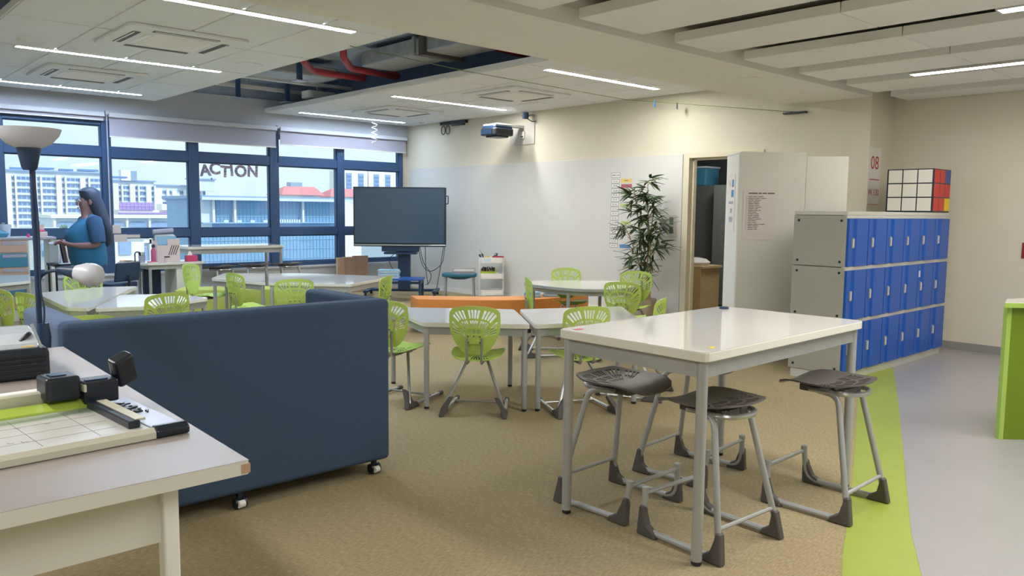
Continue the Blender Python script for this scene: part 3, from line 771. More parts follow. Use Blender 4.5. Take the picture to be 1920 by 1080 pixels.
def make_stool():
    t = thing('lab_stool', 'x', 'stool')
    seat = sym([(0, .240), (.13, .236), (.19, .19), (.222, .05), (.212, -.08), (.16, -.18), (0, -.205)])
    def ms(x, y):
        z = .672+0.5*x*x-0.014*math.cos(min(1, abs(y)/.2)*PI/2)
        if y > .10: z -= 1.9*(y-.10)**2
        if y < -.06: z += 1.0*(y+.06)**2
        return (x, y, z)
    shell('seat', 'black_seat', t, seat, (0, .03), ms, 0.008, [.08, .2, .34, .40, .60, .66, .88, 1.0], {1: MIDG, 3: ALLG, 5: ALLG}, up=-1)
    MB().bb(-.10, .10, -.12, .13, .612, .65).build('seat_bracket', 'shoe', t, bevel=0.008)
    arc = [(.125*math.cos(a), -.10-.09*math.sin(a), .632) for a in [PI*k/10 for k in range(11)]]
    MB().tube([(.125, .06, .632)]+arc+[(-.125, .06, .632)], .0135, 8).build('seat_ring', 'chrome', t, True)
    for s_ in (-1, 1):
        pts = [(s_*.10, .02, .625), (s_*.135, -.10, .622), (s_*.236, -.222, .022), (s_*.228, .222, .022), (s_*.205, .232, .215)]
        MB().tube(fillet(pts, .09, 5), .0155, 10).build('side_frame', 'steel', t, True)
        MB().tube([(s_*.206, .2315, .20), (s_*.2045, .2325, .222)], .0185, 8).build('post_cap', 'steel', t, True)
        for yy, sg in ((-.245, 1), (.245, -1)):
            prof = [(0, .002), (.12, .002), (.105, .03), (.06, .055), (.036, .11), (.03, .14), (0.004, .14)]
            n = len(prof); vv = []
            for dx in (-.0205, .0205):
                for (y, z) in prof: vv.append((s_*(.236-(.165 if sg > 0 else .11)*max(0, z-.03))+dx, yy+sg*y+(.16*max(0, z-.02) if sg > 0 else 0), z))
            MB().add(vv, [tuple(range(n)), tuple(range(n, 2*n))[::-1]]+[(i, n+i, n+(i+1) % n, (i+1) % n) for i in range(n)]).build('foot', 'shoe', t, bevel=0.006, seg=1)
    MB().tube([(-.206, .232, .195), (.206, .232, .195)], .011, 8).build('footrest', 'steel', t, True)
    MB().tube([(-.215, -.197, .15), (.215, -.197, .15)], .010, 8).build('crossbar', 'steel', t, True)
    remember(t); return t
ST = make_stool()
stools = [((3.24, 2.675), fa(0.03, -1), 'charcoal stool at the left rear of the near tall table'),
          ((3.22, 2.085), fa(0.05, 1), 'charcoal stool in front, nearest the camera at the tall table'),
          ((4.08, 1.93), fa(-.02, 1), 'charcoal stool at right of the tall table, standing on the lime stripe'),
          ((3.97, 2.73), fa(0.08, -1), 'charcoal stool behind the tall table, mostly hidden under its top'),
          ((5.44, 11.88), fa(0.1, 1), 'dark stool before the far tall table by the windows, middle one'),
          ((5.98, 11.85), fa(0, 1), 'dark stool at the right end of the far tall table by the windows'),
          ((4.86, 11.80), fa(-.3, 1), 'dark stool at the left end of the far tall table, behind lime chair')]
for i, (p, rz, lab) in enumerate(stools):
    if i == 0:
        ST.location = (p[0], p[1], 0); ST.rotation_euler = (0, 0, rz); ST['label'] = lab; ST['group'] = 'charcoal stools'
    else: dup(ST, (p[0], p[1], 0), rz, lab)

# ================================================================== TABLES
def table(name, label, poly, h, legs, thick=.035, rail=.06, inset=.035, legr=.021, group=None, r=.04):
    cx = sum(p[0] for p in poly)/len(poly); cy = sum(p[1] for p in poly)/len(poly)
    t = thing(name, label, 'table', (cx, cy, 0), 0, group)
    P = [(p[0]-cx, p[1]-cy) for p in poly]
    rp = roundpoly(P, r)
    MB().prism(rp, h-thick, h-.0008).build('edge_band', 'edge', t, bevel=.004)
    rp2 = roundpoly([(x*.997, y*.997) for x, y in P], r)
    MB().prism(rp2, h-.001, h+.0004).build('tabletop', 'gloss', t)
    n = len(P)
    Q = []
    for i in range(n):
        a = Vector(P[i-1]); b = Vector(P[i]); c = Vector(P[(i+1) % n])
        area_ = sum(P[k][0]*P[(k+1) % n][1]-P[(k+1) % n][0]*P[k][1] for k in range(n)); sg = 1 if area_ > 0 else -1
        n1 = Vector((-(b-a).y, (b-a).x)).normalized()*sg; n2 = Vector((-(c-b).y, (c-b).x)).normalized()*sg
        bis = (n1+n2); bis = bis.normalized()*(inset/max(.45, bis.normalized().dot(n1))); q = b+bis; Q.append((q.x, q.y))
    for i in range(n):
        a = Vector(Q[i]); b = Vector(Q[(i+1) % n]); L = (b-a).length
        MB().box(((a.x+b.x)/2, (a.y+b.y)/2, h-thick-rail/2), (L, .026, rail), math.atan2(b.y-a.y, b.x-a.x)).build('apron_rail', 'steel', t)
    for i in legs:
        q = Q[i]
        g = MB().tube([(q[0], q[1], .02), (q[0], q[1], h-thick-.002)], legr, 14).build('leg', 'steel', t, True)
        MB().lathe([(legr*.75, 0), (legr*.95, .004), (legr*.95, .02)], (q[0], q[1], 0), 12).build('foot_cap', 'black', g)
    return t
tt = table('high_table', 'tall glossy white table with grey legs in the right foreground', [(2.86, 1.90), (4.45, 1.93), (4.42, 2.83), (2.87, 2.79)], .957, (0, 1, 2, 3), thick=.042, rail=.075, inset=.045, legr=.0245, r=.05)
table('high_table', 'tall white table standing against the windows behind the lime chairs', [(4.55, 12.25), (6.08, 12.15), (6.12, 12.85), (4.58, 12.95)], .955, (0, 1, 2, 3), thick=.042, rail=.075, inset=.045, legr=.0245, group='tall white tables')
tag(MB().prism([(0, 0), (.045, .012), (.045, .03), (0, .02)], 0, .001).build('sticker', 'yellow', loc=(2.985, 1.955, .9578)), 'small yellow sticker on the tall table near corner', 'sticker')
tag(MB().lathe([(0, 0), (.03, 0), (.028, .012), (0, .012)], (0, 0, 0), 16).build('cable_grommet', 'navyblack', loc=(4.30, 2.74, .9575)), 'small dark cable cap at the tall table far corner', 'cable cap')
tag(MB().prism([(0, 0), (.05, .0), (.05, .03), (0, .03)], 0, .001).build('sticker', 'pinklabel', loc=(2.92, 2.70, .9578)), 'small faded pink sticker on the tall table left corner', 'sticker')
LT = 'white low trapezoid tables'
table('trapezoid_table', 'white low trapezoid table between the sofa and front right table', [(3.96, 5.96), (3.62, 4.96), (4.19, 4.36), (4.74, 5.14)], .685, (0, 1, 2, 3), group=LT)
table('trapezoid_table', 'white low trapezoid table meeting the tall table corner', [(4.22, 4.34), (5.05, 3.98), (5.68, 4.70), (4.78, 5.11)], .685, (0, 1, 2, 3), group=LT)
table('trapezoid_table', 'white low table at left of the middle pair, beyond the sofa', [(3.90, 9.75), (4.15, 8.80), (4.74, 10.05), (4.32, 10.38)], .685, (0, 1, 2, 3), group=LT, r=.03)
table('trapezoid_table', 'white low table at right of the middle pair, below the television', [(4.18, 8.77), (4.85, 8.05), (5.85, 8.68), (5.13, 9.82), (4.78, 10.02)], .685, (0, 1, 2, 4), group=LT, r=.03)
table('trapezoid_table', 'white low table behind the left sofa arm, reflecting a lime chair', [(1.85, 9.05), (1.78, 7.62), (1.92, 7.48), (2.42, 8.40), (2.86, 9.2), (2.55, 9.33)], .685, (0, 2, 4, 5), group=LT, r=.03)
table('trapezoid_table', 'white low table behind the sofa back beside a lime chair', [(1.95, 7.40), (2.34, 7.28), (3.02, 7.63), (2.88, 8.17), (2.45, 8.40)], .685, (0, 1, 2, 4), group=LT, r=.03)
table('trapezoid_table', 'white low table at the far left under the drawer cabinet', [(1.45, 10.30), (1.77, 10.36), (2.12, 10.60), (2.30, 11.55), (2.0, 11.68), (1.4, 11.6)], .685, (0, 2, 3, 5), group=LT, r=.03)
# wavy-edged table at the back right
wav = []
for k in range(40):
    a = 2*PI*k/40
    r = 0.62+0.06*math.cos(3*a+0.6)
    wav.append((7.07+1.02*r*math.cos(a)*1.12*0.85+0.18*r*math.sin(a)*-1, 6.42+1.05*r*math.sin(a)))
t = thing('wavy_table', 'white low table with softly waved edge near the bamboo plant', 'table', (7.07, 6.42, 0))
W_ = [(x-7.07, y-6.42) for x, y in wav]
MB().prism(W_, .65, .684).build('edge_band', 'steel', t, bevel=.004); MB().prism([(x*.995, y*.995) for x, y in W_], .684, .686).build('tabletop', 'gloss', t)
MB().prism([(x*.9, y*.9) for x, y in W_], .60, .65).build('apron_rail', 'steel', t)
for k in (2, 12, 22, 31):
    g = MB().tube([(W_[k][0]*.88, W_[k][1]*.88, .02), (W_[k][0]*.88, W_[k][1]*.88, .65)], .021, 12).build('leg', 'steel', t, True)
    MB().lathe([(.016, 0), (.02, .004), (.02, .02)], (W_[k][0]*.88, W_[k][1]*.88, 0), 12).build('foot_cap', 'black', g)

# ================================================================== SOFA AND BENCHES
t = thing('mobile_sofa', 'navy high-backed sofa unit on white castors, seen from behind', 'sofa', (1.74, 3.87, 0))
MB().bb(-.85, .85, 0, .13, .085, 1.035).build('back_panel', 'navy', t, bevel=.03, seg=4)
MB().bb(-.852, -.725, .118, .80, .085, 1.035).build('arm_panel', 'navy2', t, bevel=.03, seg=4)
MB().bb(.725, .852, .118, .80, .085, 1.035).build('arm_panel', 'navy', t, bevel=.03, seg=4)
MB().bb(-.72, .72, .14, .78, .12, .44).build('seat_cushion', 'navy', t, bevel=.03, seg=3)
for (x, y) in ((-.06, .04), (.77, .06), (-.77, .06), (-.77, .70), (.77, .70)):
    c = MB(); c.bb(x-.012, x+.012, y-.012, y+.012, .05, .086); co = c.build('caster', 'black', t)
    for s_ in (-1, 1):
        w_ = MB().tube([(x+s_*.010, y-.004, .03), (x+s_*.030, y-.004, .03)], .03, 16).build('wheel', 'black', co, True)
        w_.rotation_euler = (0, 0, 0)
    MB().tube([(x-.020, y-.036, .031), (x+.012, y-.030, .031)], .019, 16).build('wheel_cap', 'white', co, True)
def bench(name, label, front, depth_dir, depth, h, mt, z0=.05):
    back = [(p[0]+depth_dir[0]*depth, p[1]+depth_dir[1]*depth) for p in front]
    cx = sum(p[0] for p in front)/len(front); cy = sum(p[1] for p in front)/len(front)
    t = thing(name, label, 'bench', (cx, cy, 0))
    poly = [(p[0]-cx, p[1]-cy) for p in front]+[(p[0]-cx, p[1]-cy) for p in back[::-1]]
    MB().prism(roundpoly(poly, .06), z0, h).build('upholstery', mt, t, bevel=.035, seg=4, smooth=True)
    ins = [(x*.97, y*.96) for x, y in poly]
    MB().prism(ins, .0, z0+.01).build('plinth', 'black', t)
    return t
def spline(P, n=6):
    out = []
    for i in range(len(P)-1):
        p0 = P[max(i-1, 0)]; p1 = P[i]; p2 = P[i+1]; p3 = P[min(i+2, len(P)-1)]
        for k in range(n):
            s_ = k/n
            out.append(tuple(0.5*((2*p1[j])+(-p0[j]+p2[j])*s_+(2*p0[j]-5*p1[j]+4*p2[j]-p3[j])*s_*s_+(-p0[j]+3*p1[j]-3*p2[j]+p3[j])*s_**3) for j in range(len(p1))))
    out.append(P[-1]); return out
bench('curved_bench', 'long curved orange bench behind the front trapezoid tables', spline([(5.87, 8.18), (6.42, 7.62), (6.9, 7.30), (7.4, 7.22), (7.9, 7.28), (8.25, 7.42)]), (.42, .90), .46, .43, 'orange')
bench('curved_bench', 'chartreuse curved bench behind the middle table pair', spline([(3.95, 11.15), (4.45, 10.9), (4.95, 10.6), (5.4, 10.2), (5.75, 9.75)]), (.55, .83), .48, .42, 'chartreuse')
for i, (x, y, n, lab) in enumerate(((7.26, 7.53, 4, 'stack of blue exercise books on the orange bench, left stack'), (7.52, 7.42, 8, 'stack of blue exercise books on the orange bench under the back table'), (7.95, 7.56, 2, 'low stack of blue books at the right end of the orange bench'))):
    t = thing('book_stack', lab, 'books', (x, y, .432), .85)
    for k in range(n):
        MB().box((random.uniform(-.01, .01), random.uniform(-.01, .01), .008+k*.0175), (.30, .21, .0155), random.uniform(-.06, .06)).build('book', ('lightblue', 'lblue2')[k % 3 == 1], t)

# ================================================================== LOCKERS
LX0, LX1, LY0, LY1, LT_ = 7.09, 9.55, 3.28, 3.79, 1.575
t = thing('locker_bank', 'grey locker bank with three rows of blue doors against the corridor wall', 'lockers', ((LX0+LX1)/2, (LY0+LY1)/2, 0))
hx, hy = (LX1-LX0)/2, (LY1-LY0)/2
MB().bb(-hx+.02, hx-.01, -hy+.02, hy-.01, .08, LT_-.03).build('carcass', 'lockgrey', t)
MB().bb(-hx, hx, -hy-.005, hy, LT_-.035, LT_).build('top_panel', 'lockband', t, bevel=.004)
MB().bb(-hx+.01, hx, -hy+.015, hy-.02, 0, .08).build('plinth', 'lockband', t)
zs = [.08, .5733, 1.0667, LT_-.035]
for k in range(3):
    sp = MB().bb(-hx-.004, -hx+.02, -hy+.006, hy, zs[k]+.004, zs[k+1]-.004).build('side_panel', 'lockgrey', t, bevel=.003)
    for (y, z) in ((-hy+.05, zs[k]+.05), (hy-.05, zs[k]+.05), (-hy+.05, zs[k+1]-.05), (hy-.05, zs[k+1]-.05)):
        MB().tube([(-hx-.008, y, z), (-hx-.003, y, z)], .012, 10).build('screw', 'black', sp)
    MB().bb(-hx-.003, hx, -hy-.004, -hy+.03, zs[k+1]-.028, zs[k+1]+(.006 if k < 2 else 0)).build('band', 'lockband', t)
    dw = (2*hx-.012)/6
    for i in range(6):
        x0 = -hx+.006+i*dw; x1 = x0+dw
        z0, z1 = zs[k]+.008, zs[k+1]-.030
        g_ = .006
        # door with a recessed vertical channel at its handle side
        prof = [(x0+g_, -hy-.018), (x0+.075, -hy-.018), (x0+.083, -hy-.006), (x0+.135, -hy-.006), (x0+.148, -hy-.022), (x1-.02, -hy-.022), (x1-g_, -hy-.012), (x1-g_, -hy+.015), (x0+g_, -hy+.015)]
        dr = MB().prism(prof, z0, z1).build('door', 'blue', t, bevel=.003, seg=1)
        zc = (z0+z1)/2-.005
        MB().bb(x0+.055, x0+.098, -hy-.030, -hy-.014, zc-.048, zc+.048).build('handle', 'silver', dr, bevel=.004)
        MB().bb(x0+.065, x0+.088, -hy-.033, -hy-.029, zc-.038, zc+.038).build('latch', 'lockband', dr)
        if k == 1 and i == 4:
            part(MB().bb(x0+.02, x0+.045, -hy-.026, -hy-.017, zc+.10, zc+.165).build('tag', 'white', dr), 'white tag hanging on the door')
# puzzle cube box on the lockers
t = thing('puzzle_cube', 'big black puzzle cube box with white and red tiles on lockers', 'cube', (9.33, 3.535, LT_), 0)
CS = .245
MB().bb(-CS, CS, -CS, CS, 0, .47).build('box', 'black', t, bevel=.006)
MM = {'w': 'offwhite', 'r': mat('red_tile', (206, 64, 60), 0.5), 'b': mat('blue_tile', (62, 88, 160), 0.5), 'y': M['yellow']}
for i in range(3):
    for j in range(3):
        z = .016+j*.151
        y = CS-.014-.154-i*.156
        MB().bb(-CS-.0035, -CS+.001, y+.005, y+.148, z+.003, z+.141).build('tile', MM['w'], t)
        x = -CS+.014+i*.156
        c = 'b' if (i == 2 and j == 2) else 'y' if (i == 2 and j == 0) else 'r'
        MB().bb(x+.005, x+.148, -CS-.0035, -CS+.001, z+.003, z+.141).build('tile', MM[c], t)
# wayfinding sign on the pillar
t = thing('wall_sign', 'white sign reading 08 and W.130 in red beside the lockers', 'sign', (9.418, 4.118, 1.66))
MB().bb(-.035, .27, -.004, 0, 0, .67).build('panel', 'paper', t)
yy = -.0045
text('lettering', '08', .22, (.11, yy, .485), (1, 0, 0), (0, 0, 1), 'inkred', t)
text('lettering', 'W.130', .105, (.11, yy, .145), (1, 0, 0), (0, 0, 1), 'inkred', t)
MB().bb(-.01, .245, yy-.001, yy+.001, .292, .302).build('rule', 'inkred', t); MB().bb(-.03, .26, yy-.001, yy+.001, .004, .010).build('rule', 'inkred', t)
t = thing('fire_sign', 'red fire alarm sign cut by the right edge of the view', 'sign', (9.995, 2.55, 1.175))
MB().bb(-.01, 0, -.12, .12, -.085, .085).build('panel', mat('dark_red', (140, 36, 46), .4), t, bevel=.003)
MB().bb(-.0125, -.01, -.07, .07, -.03, .03).build('patch', 'paperpink', t)

# ================================================================== GREEN COUNTER (right edge)
t = thing('lime_counter', 'lime green counter with white top cut by the right edge', 'counter', (6.17, 1.71, 0), math.radians(-46))
MB().bb(.03, 1.3, 0, .04, 0.0, .93).build('front_panel', 'limepanel', t)
MB().bb(0, .03, -.004, .045, 0.0, .93).build('edge_strip', 'limeedge', t)
cp = [(-.05, -.06), (1.35, -.06), (1.35, .3), (.4, .32), (.10, .2)]
MB().prism(cp, .93, .962).build('top_edge', 'limeedge', t); MB().prism([(x*.985+.003, y*.96+.004) for x, y in cp], .962, .966).build('worktop', 'gloss', t)

# ================================================================== WHITE CABINETS by the door
ux = Vector((.738, -.675, 0)); uy = Vector((.675, .738, 0))
rz = math.atan2(ux.y, ux.x)
t = thing('mobile_cabinet', 'tall white cabinet on black castor base with a name list taped on', 'cabinet', (7.515, 4.655, 0), rz)
MB().bb(0, .70, 0, .52, .14, 2.195).build('body', 'offwhite', t, bevel=.006)
part(MB().bb(-.004, .003, .03, .50, .15, 2.17).build('side_panel', 'white', t), 'brighter white side panel')
MB().bb(.02, .68, .02, .50, .09, .14).build('base', 'black', t)
for (x, y) in ((.08, .08), (.62, .08), (.08, .44), (.62, .44)): MB().tube([(x, y-.02, .045), (x, y+.02, .045)], .045, 14).build('caster', 'black', t, True)
t2 = thing('mobile_cabinet', 'second white cabinet behind the lockers, slightly lower and brighter', 'cabinet', (7.515+.705*ux.x, 4.655+.705*ux.y, 0), rz)
MB().bb(0, .445, .012, .50, .14, 2.155).build('body', 'offwhite', t2, bevel=.006)
MB().bb(.02, .42, .03, .48, .09, .14).build('base', 'black', t2)
for (x, y) in ((.07, .08), (.37, .08), (.07, .42), (.37, .42)): MB().tube([(x, y-.02, .045), (x, y+.02, .045)], .045, 14).build('caster', 'black', t2, True)
# name list poster
pl = thing('list_poster', 'laminated name list poster on the tall white cabinet', 'poster', tuple(Vector((7.515, 4.655, 0))+ux*.045-uy*.003+Vector((0, 0, 1.27))), rz)
MB().bb(0, .335, -.002, .002, 0, .525).build('sheet', 'paperpink', pl)
lines = MB(); rnd = random.Random(5)
def words(mbx, x, z, lens, h, y=-.0028):
    for L_ in lens:
        mbx.bb(x, x+L_, y-.0004, y, z-h/2, z+h/2); x += L_+.008
words(lines, .055, .49, (.095, .035, .045, .075), .011)
for k in range(20):
    words(lines, .055, .455-k*.0182, [rnd.uniform(.03, .07) for _ in range(rnd.choice((2, 2, 3)))], .0055)
    lines.bb(.032, .040, -.0032, -.0028, .4525-k*.0182, .4575-k*.0182)
tag(lines.build('writing', 'ink', pl), kind='stuff')
# notices on the cabinet side
nt_ = thing('notice_sheet', 'blue and white notices taped on the narrow cabinet side', 'notice', tuple(Vector((7.515, 4.655, 0))-ux*.006+uy*.14+Vector((0, 0, 1.35))), rz)
MB().bb(-.002, .001, 0, .28, 0, .62).build('sheet', 'paper', nt_)
n1 = MB(); n2 = MB(); n3 = MB()
for k in range(3): n1.bb(-.0035, -.002, .05+k*.022, .065+k*.022, .48, .56)
n1.bb(-.0035, -.002, .04, .13, .37, .45); n2.bb(-.0035, -.002, .17, .24, .49, .55); n3.bb(-.0035, -.002, .05, .22, .30, .325); n3.bb(-.0035, -.002, .09, .15, .20, .25); n3.bb(-.0035, -.002, .07, .2, .10, .16)
n1.build('blue_print', 'bluelabel', nt_); n2.build('pink_print', 'paperpink', nt_); tag(n3.build('grey_print', 'lilac', nt_), kind='stuff')

# ================================================================== PROJECTOR WALL ITEMS
XF = XW-.0185      # face of the whiteboard
def walltag(name, label, y, z, w_, h_, mt, bars=None, word=None, group=None):
    t = thing(name, label, 'label', (XF, y, z), 0, group)
    if mt == 'paper': MB().bb(-.0012, 0, -w_/2-.006, w_/2+.006, -h_/2-.006, h_/2+.006).build('border', 'silver', t)
    MB().bb(-.002, 0, -w_/2, w_/2, -h_/2, h_/2).build('card', mt, t)
    if word: text('lettering', word, h_*.62, (-.0025, 0, 0), (0, -1, 0), (0, 0, 1), 'ink', t, .0003)
    else:
        b = MB()
        for (a, e) in bars or ((-.04, -.012), (.008, .038)): b.bb(-.0028, -.002, -e, -a, -h_*.11, h_*.11)
        tag(b.build('writing', 'inkgrey', t), kind='stuff')
    return t
ords = ['first', 'second', 'third', 'fourth', 'fifth', 'sixth', 'seventh', 'eighth', 'ninth', 'tenth', 'eleventh', 'twelfth', 'thirteenth', 'fourteenth', 'fifteenth']
walltag('timetable_card', 'white heading card at the top of the timetable column', 7.92, 2.10, .165, .065, 'paper', ((-.07, .0), (.012, .03), (.04, .07)))
for k in range(15):
    walltag('timetable_card', 'small white time card, %s below the heading card on whiteboard' % ords[k], 7.92+.006*(k//5), 2.01-k*.0695, .145, .05, 'paper', group='timetable cards')
walltag('subject_card', 'amber subject card beside the timetable column', 7.71, 2.015, .205, .055, 'amber', ((-.04, .04),))
walltag('subject_card', 'pink subject card just below the amber one', 7.705, 1.935, .205, .055, 'pinklabel', ((-.08, .07),))
walltag('subject_card', 'upper green subject card on the whiteboard behind leaves', 7.70, 1.645, .22, .05, 'greenlabel', ((-.05, .05),))
walltag('subject_card', 'lower green subject card reading Lunch on the whiteboard', 7.70, 1.385, .195, .055, 'greenlabel', word='Lunch')
walltag('subject_card', 'blue subject card at the foot of the timetable', 7.71, 1.035, .205, .055, 'bluelabel', ((-.08, .08),))
t = thing('switch_panel', 'grey wall control panel behind the bamboo leaves', 'switch', (XF, 6.93, 1.36))
MB().bb(-.02, 0, -.14, .14, -.15, .15).build('plate', 'lockband', t, bevel=.004)
for (y, z) in ((-.07, .07), (-.07, -.06)): MB().bb(-.026, -.02, y-.035, y+.03, z-.05, z+.05).build('display', 'storedark', t)
MB().bb(-.024, -.02, .0, .11, -.1, .1).build('switch', 'lilac', t)
# projector on short-throw arm
t = thing('projector', 'black short-throw projector on a white wall arm', 'projector', (XW, 10.0, 2.83))
MB().prism(roundpoly([(0, 0), (0, 0)], .01, 0) if False else [(-.02, -.30), (0, -.30), (0, .30), (-.02, .30)], -.17, .19).build('wall_plate', 'lockband', t, bevel=.008)
MB().bb(-.62, -.02, -.055, .055, .105, .15).build('arm', 'white', t, bevel=.006)
MB().bb(-.75, -.42, -.16, .16, .10, .125).build('mount_plate', 'white', t, bevel=.006)
MB().bb(-.05, -.02, -.08, .03, -.06, .05).build('socket_box', 'white', t, bevel=.004); MB().bb(-.054, -.05, -.06, .0, -.045, -.025).build('socket', 'black', t)
bd = MB(); S_ = [(-.78, -.20), (-.40, -.20), (-.36, -.12), (-.36, .16), (-.42, .21), (-.76, .21), (-.80, .14), (-.80, -.14)]
bd.prism(S_, -.06, .055)
bo = bd.build('housing', 'black', t, bevel=.02, seg=3)
MB().prism([(x*.94-.03, y*.88) for x, y in S_], .05, .095).build('top_cover', 'navyblack', t, bevel=.01)
MB().prism([(x*.7-.17, y*.7) for x, y in S_], -.085, -.055).build('lens_cover', 'black', t, bevel=.01)
for k in range(5): MB().bb(-.805, -.795, -.1+k*.05, -.07+k*.05, -.04, .03).build('vent_slot', 'navyblack', t)
t = thing('wall_bracket', 'dark cable bracket with loops on the wall beside the projector', 'bracket', (XW, 11.85, 3.14))
MB().bb(-.06, 0, -.38, .38, .0, .05).build('bar', 'black', t); MB().bb(-.05, 0, -.30, .05, -.03, 0).build('bar_lower', 'black', t)
for y in (.16, .30): MB().tube([(-.04, y+.06*math.cos(a), -.02-.075+.08*math.sin(a)) for a in [2*PI*k/14 for k in range(15)]], .008, 6).build('cable_loop', 'black', t, True)
t = thing('wall_fan_bracket', 'small dark camera on a bracket above the projector plate', 'camera', (XW, 9.72, 3.12))
MB().tube([(0, 0, .02), (-.12, .02, .0)], .018, 8).build('arm', 'galv', t, True); MB().lathe([(0, -.06), (.05, -.05), (.06, 0), (.05, .05), (0, .06)], (-.17, .04, 0), 14).build('camera_head', 'navyblack', t, True)
MB().tube([(-.15, .02, -.05), (-.1, -.05, -.10), (-.02, -.06, -.09)], .008, 6).build('cable', 'black', t, True)
# string with pegs
tag(MB().tube([(4.30, 7.12, 3.17), (6.0, 7.33, 3.15), (9.05, 7.5, 3.15), (XW-.01, 4.98, 2.79)], .004, 5).build('string_line', 'leaf2'), 'thin green string strung below the ceiling', 'string')
def peg(label, p, mt):
    t = thing('clothes_peg', label, 'peg', p, .4)
    for s_ in (-1, 1): MB().add([(s_*.002, -.008, .03), (s_*.012, -.008, .03), (s_*.03, -.008, -.06), (s_*.02, -.008, -.06), (s_*.002, .008, .03), (s_*.012, .008, .03), (s_*.03, .008, -.06), (s_*.02, .008, -.06)], [(0, 1, 2, 3), (7, 6, 5, 4), (0, 4, 5, 1), (1, 5, 6, 2), (2, 6, 7, 3), (3, 7, 4, 0)]).build('jaw', mt, t)
    MB().tube([(-.01, 0, .012), (.01, 0, .012)], .008, 8).build('spring', 'galv', t)
peg('blue clothes peg on the string', (9.11, 7.03, 3.07), 'bluelabel'); peg('green grey clothes peg on the string', (9.18, 6.70, 3.02), 'shoe')
tag(box('wall_hook', 'black', XW-.06, XW, 4.9, 5.2, 2.78, 2.80), 'small dark hook plate high on the wall by the beam', 'hook')

# ================================================================== STORE ROOM
t = thing('storage_cabinet', 'dark grey cabinet standing in the store room, left one', 'cabinet', (11.8, 8.0, 0))
MB().bb(-.3, .3, -.45, .45, .05, 2.0).build('body', 'storedark', t, bevel=.005); MB().bb(-.28, .3, -.43, .43, 0, .05).build('plinth', 'black', t); MB().bb(-.305, -.3, -.005, .005, .1, 1.95).build('door_gap', 'black', t)
t = thing('storage_cabinet', 'paler grey cabinet standing in the store room, right one', 'cabinet', (11.6, 7.02, 0))
MB().bb(-.3, .3, -.45, .45, .05, 2.0).build('body', 'storedark2', t, bevel=.005); MB().bb(-.28, .3, -.43, .43, 0, .05).build('plinth', 'black', t); MB().bb(-.305, -.3, -.005, .005, .1, 1.95).build('door_gap', 'black', t)
t = thing('storage_box', 'clear blue tinted storage box on the store room cabinet', 'box', (11.75, 8.05, 2.0))
MB().bb(-.2, .2, -.25, .25, 0, .3).build('tub', 'tealdrawer', t, bevel=.02); MB().bb(-.21, .21, -.26, .26, .3, .33).build('lid', 'lblue2', t)
t = thing('storage_box', 'brown carton on the paler store room cabinet', 'box', (11.6, 7.0, 2.0))
MB().bb(-.2, .2, -.3, .3, 0, .4).build('carton', 'card', t); MB().bb(-.03, .03, -.3, .3, .4, .402).build('tape', 'cardedge', t)
t = thing('side_table', 'pale oak cupboard just inside the store room door', 'cupboard', (10.6, 7.3, 0))
MB().bb(-.25, .25, -.28, .22, 0, .70).build('carcass', 'wood', t); MB().bb(-.27, .27, -.32, .24, .70, .735).build('top', 'wood', t)
b = MB().loft([(0, 0, .735, .16, .2), (0, 0, .78, .19, .22), (.02, .02, .83, .12, .16), (.03, .03, .85, .03, .05)], 14).build('cloth_bag', 'lockband', None, True); b.location = (10.6, 7.27, 0); tag(b, 'pale cloth bag lying on the oak cupboard', 'bag')

# ================================================================== TELEVISION ON STAND
cx = Vector((8.183, 11.91, 0)); tx = Vector((.738, -.675, 0)); trz = math.atan2(tx.y, tx.x)
t = thing('interactive_display', 'large dark flat display on a black wheeled stand by the windows', 'television', tuple(cx), trz)
MB().bb(-.826, .826, -.02, .06, .89, 1.95).build('housing', 'tvframe', t, bevel=.008)
MB().bb(-.80, .80, -.026, -.019, .955, 1.925).build('screen', 'tvscreen', t)
MB().bb(-.826, .826, -.034, -.019, .905, .93).build('speaker_bar', 'silver', t, bevel=.004)
h_ = MB().tube(fillet([(.826, .02, 1.80), (.86, .02, 1.80), (.86, .02, 1.66), (.826, .02, 1.66)], .02, 3), .01, 8).build('side_handle', 'black', t, True)
MB().bb(-.33, .33, .0, .20, .80, .90).build('mount_box', 'navyblack', t, bevel=.01); MB().bb(-.28, .30, -.06, .18, .755, .79).build('laptop_tray', 'navyblack', t)
MB().bb(-.05, .17, .08, .22, .10, .82).build('column', 'navyblack', t, bevel=.01)
MB().bb(-.62, .68, .10, .20, .075, .12).build('base_beam', 'navyblack', t, bevel=.008)
for x in (-.58, .64):
    MB().bb(x-.04, x+.04, -.25, .40, .075, .115).build('base_foot', 'navyblack', t, bevel=.008)
    for y in (-.22, .37): MB().tube([(x-.02, y, .04), (x+.02, y, .04)], .038, 12).build('caster', 'black', t, True)
for i, pts in enumerate(([(.32, .05, .89), (.40, .08, .55), (.55, .05, .45), (.75, .04, .60), (.80, .04, .90)], [(.35, .05, .89), (.42, .06, .6), (.55, .04, .4), (.52, .02, .25), (.45, .05, .2)], [(.45, .04, .89), (.46, .04, .5), (.5, .06, .2)], [(.78, .03, .90), (.72, .03, .5), (.66, .0, .15)], [(-.12, .1, .75), (-.20, .04, .65), (-.14, .03, .5), (-.06, .08, .45)])):
    MB().tube(spline(pts, 5), .006, 6).build('cable', 'black', t, True)
t = thing('low_table', 'low blue-topped table with dark legs under the display', 'table', (7.86, 11.26, 0), trz)
MB().bb(-.45, .30, -.24, .24, .36, .39).build('tabletop', mat('royal_blue_top', (32, 88, 168), .4), t, bevel=.004)
